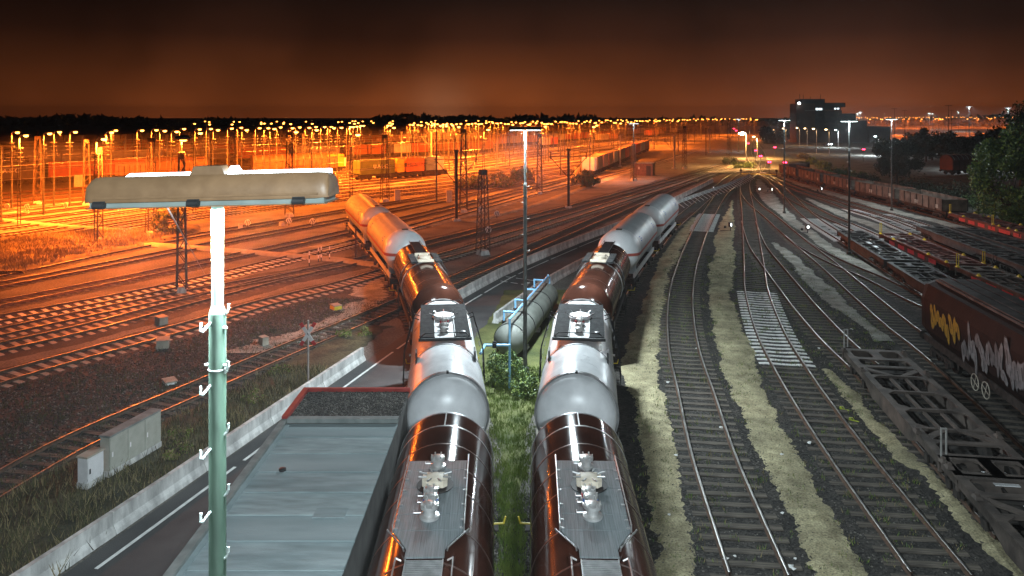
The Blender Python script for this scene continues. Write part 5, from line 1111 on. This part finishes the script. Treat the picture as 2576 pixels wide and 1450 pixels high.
for u, v, w, h, l in ((1320,455,3.0,2.2,'orange lit bush right of the dark V armed mast'),(1250,470,3.5,2.0,'dim orange bush left of the central lamp'),(1180,478,2.6,2.4,'dim orange bush behind the V armed mast'),(1470,470,2.5,2.2,'orange bush behind the right V armed mast')):
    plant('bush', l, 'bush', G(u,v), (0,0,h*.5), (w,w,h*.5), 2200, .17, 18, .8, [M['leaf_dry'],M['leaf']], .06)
def blades(name, pts, h0, h1, w, m, label=None):
    n = len(pts); P = np.asarray(pts); a = np.random.rand(n)*6.283; h = np.random.uniform(h0,h1,n); lean = np.random.randn(n,2)*.35*h[:,None]
    dx = np.stack([np.cos(a),np.sin(a)],1)*w; V3 = np.zeros((n,3,3)); V3[:,0,:2] = P[:,:2]-dx; V3[:,1,:2] = P[:,:2]+dx; V3[:,2,:2] = P[:,:2]+lean; V3[:,:2,2] = P[:,2:3]-.01; V3[:,2,2] = P[:,2]+h
    o = put(name, fast_mesh(name, V3.reshape(-1,3), np.arange(n*3).reshape(n,3), m, np.random.randint(0,len(m),n))); tag(o, label, 'grass', kind='stuff'); return o
def tufts(cent, per, spread):
    c = np.repeat(np.asarray(cent), per, axis=0); c[:,:2] += np.random.randn(len(c),2)*spread; return c
def quadpts(n, rows, z=0.02):
    """random ground points inside a region given by rows (v, u_left, u_right), even per square metre"""
    out = []; vs = [r[0] for r in rows]; lo, hi = min(vs), max(vs); Ys = np.random.rand(n*4)*(F*H/(lo-VH)-F*H/(hi-VH))+F*H/(hi-VH)
    rr = sorted(rows)
    for Y in Ys:
        v = VH+F*H/Y; l = np.interp(v, [r[0] for r in rr], [r[1] for r in rr]); u_ = np.interp(v, [r[0] for r in rr], [r[2] for r in rr])
        xl, xr = (l-CU)/F*Y, (u_-CU)/F*Y
        if random.random() < (xr-xl)/30 or len(out) < 4: out.append((random.uniform(xl,xr), Y, z))
        if len(out) >= n: break
    return np.array(out)
M['weed_d'] = mat('weed_brown',(.05,.04,.022),(.11,.09,.05),.8,.9); M['weed_o'] = mat('weed_olive',(.045,.05,.018),(.1,.105,.04),.8,.9)
ct = np.c_[np.random.uniform(-.5,.5,700)*np.repeat(1,700), np.random.uniform(19.5,36,700), np.full(700,.05)]; ct[:,0] *= np.interp(ct[:,1],[19,23,30,36],[.55,.8,1.8,3.0])
blades('grass', tufts(ct,16,.09), .06,.24,.012,[M['grass'],M['grass'],M['leaf_bright']],'bright green grass strip between the two tank trains')
vr = [(1470,-60,125),(1300,-60,315),(1200,120,455),(1100,340,585),(1000,565,725),(930,695,845)]
blades('grass', tufts(quadpts(1500,vr,.06),14,.14), .1,.45,.016,[M['weed_d'],M['weed_o'],M['grass_dry']],'brown green weeds on the verge left of the road wall')
blades('grass', tufts(quadpts(900,[(690,-60,35),(655,-60,165),(625,-60,325),(600,60,415),(585,300,465)],.2),16,.3), .08,.45,.04,[M['grass_dry']],'tall dry orange lit grass on the bank in the left yard')
wr = [(1460,1640,2500),(1200,1600,2300),(900,1580,2250),(750,1640,2230),(640,1680,2150)]
blades('weeds', tufts(quadpts(1300,wr,.03),10,.09), .04,.16,.014,[M['grass'],M['leaf'],M['grass_dry']],'low weeds growing in the ballast of the right sidings')
stones('loose_gravel', quadpts(52000,wr,.014), .018,.045,[M['stone'],M['stone_d'],M['stone'],M['stone_d'],M['stone_l']])
tag(bpy.data.objects['loose_gravel'],'loose grey ballast stones strewn between the right sidings','gravel',kind='stuff')
o = stones('loose_gravel', np.c_[np.random.uniform(-.7,.7,2600),np.random.uniform(12.5,24,2600),np.full(2600,.05)], .02,.05,[M['stone'],M['stone_l'],M['stone_d']]); tag(o,'dark stones in the gap between the nearest tank wagons','gravel',kind='stuff')
for i, (u, v, w) in enumerate(((700,940,.5),(910,845,.6),(865,848,.4),(640,1010,.5),(430,1150,.6),(460,1110,.5))):
    plant('weed_clump', 'small weed clump on the dark ground by the road wall', 'weed', G(u,v), (0,0,.2), (w,w,.22), 500, .05, 8, .2, [M['grass'],M['grass_dry']], 0.0, 'weed clumps by the road wall', 'foliage')
cr = [(1290,-60,0),(1092,-60,290),(1003,-60,500),(915,235,700),(848,480,859),(790,655,960),(752,800,975)]
o = stones('loose_gravel', quadpts(14000,cr,.01), .025,.07,[M['stone'],M['stone_d'],M['stone_l'],M['stone_d']]); tag(o,'rough cinders and stones on the dark ground between the left tracks','gravel',kind='stuff')
blades('weeds', tufts(quadpts(900,cr,.01),10,.16), .04,.22,.018,[M['weed_d'],M['weed_o']],'low brown weeds on the dark ground between the left tracks')
o = stones('loose_gravel', quadpts(2600,[(1470,1642,1765),(1200,1622,1710),(1000,1600,1672),(880,1576,1660),(700,1642,1688)],.056), .01,.03,[M['stone'],M['stone_l'],M['stone_d']]); tag(o,'small pebbles lying on the sand path beside the right tank train','gravel',kind='stuff')
o = stones('loose_gravel', quadpts(3200,[(1470,2066,2208),(1300,1994,2117),(1133,1904,2012),(871,1800,1887),(737,1781,1847),(600,1802,1845)],.056), .01,.03,[M['stone'],M['stone_l'],M['stone_d']]); tag(o,'small pebbles lying on the sand path left of the white sleepers','gravel',kind='stuff')
# far woods closing the horizon
fw = []
for i in range(5200):
    X = random.uniform(-1050,1250); Y = 830+.05*X+random.uniform(0,60); base = 6+4.5*math.sin(X*.011+1)+3*math.sin(X*.037)+2*math.sin(X*.09)+(5 if -160 < X < -20 else 0); fw.append((X, Y, random.random()**.6*max(3.5, base+4)*.62))
V4, F4 = leaves(np.array(fw), 5.0); o = put('far_woods', fast_mesh('far_woods', V4, F4, [M['far_wood']])); tag(o, 'dark wooded ridge along the far horizon', 'woods', kind='stuff')
# ================================================================== level crossing, signals and small things
def road2(name, pts, w, m, z=.03):
    P, T = spline([G(*p) for p in pts], 1.5); nr = np.stack([T[:,1],-T[:,0]],1); return strip(name, list(P-nr*w), list(P+nr*w), .01, z, M[m], .05, 1.5, .1)
road2('crossing_road', [(1800,437),(1860,431),(1905,429),(1960,429),(1990,432)], 3.2, 'asphalt_pale', .16)
road2('service_road', [(1985,430),(1972,412),(1960,398),(1950,386),(1944,376)], 3.4, 'asphalt_pale', .1)
road2('service_road', [(2010,436),(2040,424),(2070,410),(2010,390),(1975,384)], 2.0, 'asphalt_pale', .06)
def spanel(u, v, label, lit='e_red', h=2.6, w=.9):
    p = G(u, v+ h*1.0*(v-VH)/(H-h)*.0); Y = F*(H-h)/(v-VH); X = (u-CU)/F*Y; r = empty('signal', (X,Y,0), 0, label, 'signal', 'red junction signals')
    MB().tube((0,0,0),(0,0,h),.06,6).build('post', M['pole_dark'], r); MB().box((0,0,h),(w,.2,.55)).build('board', M['black'], r)
    for s in (-1,1): MB().ball((s*w*.22,-.14,h),.17,10,6).build('lens', M[lit], r, smooth=True)
    return r
for u, v, l in ((1935,408,'largest red signal just past the crossing'),(1974,409,'red signal on the slim lit mast line'),(1913,393,'red signal second from the crossing'),(1901,379,'red signal third from the crossing'),(1882,361,'small red signal below the floodlight'),(1949,371,'red signal at the start of the service road'),(1846,324,'far red signal left of the floodlight'),(1852,329,'far lower red signal left of the floodlight'),(2172,376,'single red light behind the spreading tree')): spanel(u, v, l, h=3.2 if v > 340 else 6)
def shunt(u, vb, label, face='lamp'):
    p = G(u, vb); r = empty('ground_signal', p, 0, label, 'ground signal')
    MB().tube((0,0,0),(0,0,.5),.04,6).build('post', M['black'], r); MB().box((0,0,.68),(.42,.25,.46)).build('lantern', M['black'], r)
    if face == 'round': MB().tube((0,-.128,.68),(0,-.14,.68),.15,16).build('lens', M['e_sig'], r)
    else: MB().box((.03,-.13,.68),(.14,.012,.34)).build('lens', M['e_sig'], r)
    MB().tube((0,0,.12),(-1.1,-.1,.08),.03,6).ball((-.55,.1,.42),.14,8,5).build('point_lever', M['black'], r); return r
for u, vb, l, f in ((1838,582,'white point lantern on the sand path left of the junction','bar'),(2032,588,'black square point lantern with round white face','round'),(1910,487,'small round white signal near the crossing','round'),(1941,488,'small white bar lantern near the crossing','bar'),(2066,486,'white bar lantern on the far grey path','bar'),(1794,484,'small white lantern at the fence','bar')): shunt(u, vb, l, f)
def disc(u, v, label):
    p = G(u, v); r = empty('striped_disc', p, random.uniform(-.3,.3), label, 'marker', 'striped point discs')
    MB().tube((0,0,0),(0,0,.35),.05,6).build('post', M['black'], r); MB().tube((0,-.03,.55),(0,.03,.55),.32,20).build('disc', M['white'], r)
    for x in (-.16,.02,.2): MB().prism([(x-.1,.55-.22),(x-.02,.55-.22),(x+.12,.55+.2),(x+.04,.55+.2)],'y',-.04,-.031).build('stripe', M['black'], r)
for u, v in ((623,573),(727,568),(786,570),(1250,549),(1208,538),(1228,592),(18,530),(68,531),(165,527),(245,534),(300,534)): disc(u, v, 'one of the round striped markers beside the orange points')
def pbox(u, v, w, h, m, label, grp='small boxes by the rails', cat='equipment box'):
    p = G(u, v); r = empty('equipment_box', p, random.uniform(0,1), label, cat, grp); MB().box((0,0,h/2),(w,w*1.4,h),top=.94).build('body', M[m], r); MB().box((0,0,h+.02),(w*1.05,w*1.45,.05)).build('lid', M['plank'], r)
for u, v, w, h, m, l in ((406,815,.5,.4,'plank','small orange box between the dark tracks left of the post'),(410,873,.6,.4,'plank','low orange topped box beside the main line'),(663,868,.35,.4,'plank','small pale box left of the warning cross'),(845,778,.5,.25,'yellow','small yellow topped box on the gravel patch'),(427,963,.5,.1,'paper','pale slab lying in the dark ground left of the post'),(605,577,.4,.5,'ivory','pale box left of the first striped marker'),(709,568,.45,.35,'ivory','pale box beside the middle striped marker'),(1000,506,.8,1.6,'ivory','tall pale cabinet left in the dark orange field'),(1130,508,.8,1.6,'ivory','tall pale cabinet right in the dark orange field'),(1353,461,.7,1.3,'ivory','pale cabinet left of the right V armed mast'),(1188,462,.7,1.2,'ivory','pale cabinet by the lower orange bush'),(1452,442,.8,1.6,'ivory','pale cabinet at the front of the right container train'),(40,438,1.2,1.8,'ivory','pale cabinet at the far left below the letters'),(186,422,1.2,1.8,'yellow','yellow cabinet below the red wagon'),(80,462,1.2,1.5,'brown_tank','dark orange cabinet in front of the left lattice mast'),(200,470,1.6,2.0,'ivory','stepped pale cabinets left of the luminaire'),(1040,444,1.0,2.4,'yellow','yellow upright box under the brick orange container'),(865,420,.8,2.2,'white','white upright box near the yard lamp')): pbox(u, v, w, h, m, l)
# low trackside fence by the road far right
fe = empty('trackside_fence', (0,0,0), 0, 'low white fence with slanted struts between the road and the right sidings', 'fence')
P, T = spline([G(*q) for q in ((1700,522),(1745,505),(1790,489),(1835,472),(1862,459),(1890,447))], 2.0)
for a, b_ in zip(P[:-1], P[1:]):
    d = b_-a; c_ = (a+b_)/2; rzz = math.atan2(d[1],d[0]); MB().box((c_[0],c_[1],.62),(np.linalg.norm(d)-.05,.06,.5),rzz).build('board', M['concrete'], fe); MB().tube((a[0],a[1],0),(a[0],a[1],1.1),.04,6).build('post', M['pole_dark'], fe); MB().tube((a[0],a[1],.75),(a[0]+.9,a[1]-1.0,.05),.035,6).build('strut', M['white'], fe)
gt = empty('crossing_gate', (0,0,0), 0, 'low yellowish barrier bar lying across the tracks at the level crossing', 'barrier'); a, b_ = G(1864,442), G(1953,444)
MB().tube((a.x,a.y,.35),(b_.x,b_.y,.35),.09,8).build('bar', M['yellow'], gt)
for q in (a, b_): MB().tube((q.x,q.y,0),(q.x,q.y,1.0),.1,8).ball((q.x,q.y,1.05),.28,10,6).build('post', M['black'], gt)
# black and white handrails on the foot crossing
for u, v in ((778,671),(801,660),(808,657),(829,657)):
    p = G(u, v); r = empty('striped_post', p, 0, 'black and white striped post by the foot crossing', 'post', 'striped crossing posts')
    for i in range(4): MB().tube((0,0,i*.3),(0,0,i*.3+.3),.045,8).build('band', M['white'] if i % 2 else M['black'], r)
p = G(895,648); r = empty('marker_post', p, 0, 'plain brown post standing in the lit grass by the tank wagons', 'post'); MB().box((0,0,1.2),(.12,.12,2.4),top=.9).build('shaft', M['rust'], r); MB().box((0,0,2.45),(.16,.16,.1)).build('cap', M['rust'], r)
# brake shoes, papers
for u, v, l in ((2123,1032,'yellow green brake shoe lying left of the near flat, upper one'),(2147,1060,'yellow green brake shoe lying left of the near flat, lower one')):
    p = G(u,v); r = empty('brake_shoe', p, R(-35), l, 'brake shoe'); MB().prism([(-.16,.02),(.2,.02),(.2,.035),(-.06,.04),(-.12,.11),(-.16,.11)],'y',-.04,.04).build('shoe', M['shoe'] if 'shoe' in M else M.setdefault('shoe', mat('shoe_yellow',(.38,.45,.03),(.46,.54,.05),5,.5)), r); MB().path([(-.14,0,.1),(-.03,0,.13),(.02,0,.06)],.012,6).build('handle', M['shoe'], r)
pj = MB().add([(-.11,-.06,.0),(.1,-.08,.03),(.12,.05,.0),(.02,.09,.05),(-.1,.06,.02),(0,0,.07)],[(0,1,5),(1,2,5),(2,3,5),(3,4,5),(4,0,5)]).mesh('litter_paper', M['paper'])
for u, v in ((1680,966),(1683,1300),(2000,1411),(1997,1438),(1968,1296),(1813,1080),(1967,1148),(2036,1118),(1848,1405),(1826,1412),(2250,1222),(1752,880),(1990,1432),(2035,1120),(2142,832),(1700,1150),(1345,985),(1340,760),(960,682),(2060,880)):
    p = G(u,v); o = put('litter', pj, None, (p.x,p.y,.06), random.uniform(0,6)); o.scale = (q_:=random.uniform(.45,.85), q_, q_); tag(o,'scrap of white litter lying on the ballast','litter','white litter scraps')
# parked cars by the tower road (lights on)
for u, v, l in ((2084,352,'small car with white headlights below the signal tower'),):
    p = G(u, 368); r = empty('parked_car', p, R(20), l, 'car'); MB().prism([(-2,.4),(2,.4),(2.05,.8),(1.2,.95),(.7,1.45),(-1.1,1.45),(-1.6,.95),(-2.05,.85)],'y',-.85,.85).build('body', M['tower_d'], r)
    for s in (-1,1):
        MB().ball((s*.6-.0,-.9,.75),.28,8,5).build('headlight', M['e_white'], r)
        for x in (-1.3,1.3): MB().tube((x,s*.8,.33),(x,s*.9,.33),.33,14).build('wheel', M['black'], r)
# overhead wires over the left yard
for k, (pts, z) in enumerate(((((-80,560),(430,495),(860,447),(1300,385)),6.0),(((-80,530),(430,472),(860,430),(1400,360)),6.0),(((-80,600),(430,525),(860,470),(1300,410)),6.2),(((-80,500),(500,452),(1000,405),(1500,345)),6.0),(((-80,640),(535,560),(900,500),(1200,455)),6.2),(((700,600),(1148,500),(1430,447),(1700,380)),5.8),(((900,560),(1148,520),(1430,470),(1720,395)),5.8),(((-80,480),(500,437),(1000,395),(1500,340)),6.0),(((-80,462),(500,424),(1000,385),(1600,325)),6.0))):
    P, T = spline([G(*q) for q in pts], 6.0); b = MB()
    for a, c_ in zip(P[:-1], P[1:]): b.tube((a[0],a[1],z),(c_[0],c_[1],z),.022,4,caps=False); b.tube((a[0],a[1],z+1.0),(c_[0],c_[1],z+1.0),.018,4,caps=False); b.tube((a[0],a[1],z),(a[0],a[1],z+1.0),.01,3,caps=False)
    o = b.build('overhead_wire', M['steel']); tag(o, 'one of the thin overhead wires crossing the orange lit yard', 'overhead wire', 'overhead wires')
# ------------------------------------------------------------------ hazy night air
hb = MB().box((100,830,14.0),(3200,1820,30.0)).build('haze', mat('haze_surface',(0,0,0))); tag(hb, 'thin glowing mist over the whole yard', 'haze', kind='stuff')
hm = bpy.data.materials.new('haze'); hm.use_nodes = True; hm.node_tree.nodes.clear(); vo = hm.node_tree.nodes.new('ShaderNodeVolumePrincipled'); ho = hm.node_tree.nodes.new('ShaderNodeOutputMaterial'); hm.node_tree.links.new(vo.outputs[0], ho.inputs['Volume'])
vo.inputs['Color'].default_value = (.85,.85,.85,1); vo.inputs['Density'].default_value = .00036; vo.inputs['Anisotropy'].default_value = .35
hb.data.materials.clear(); hb.data.materials.append(hm)
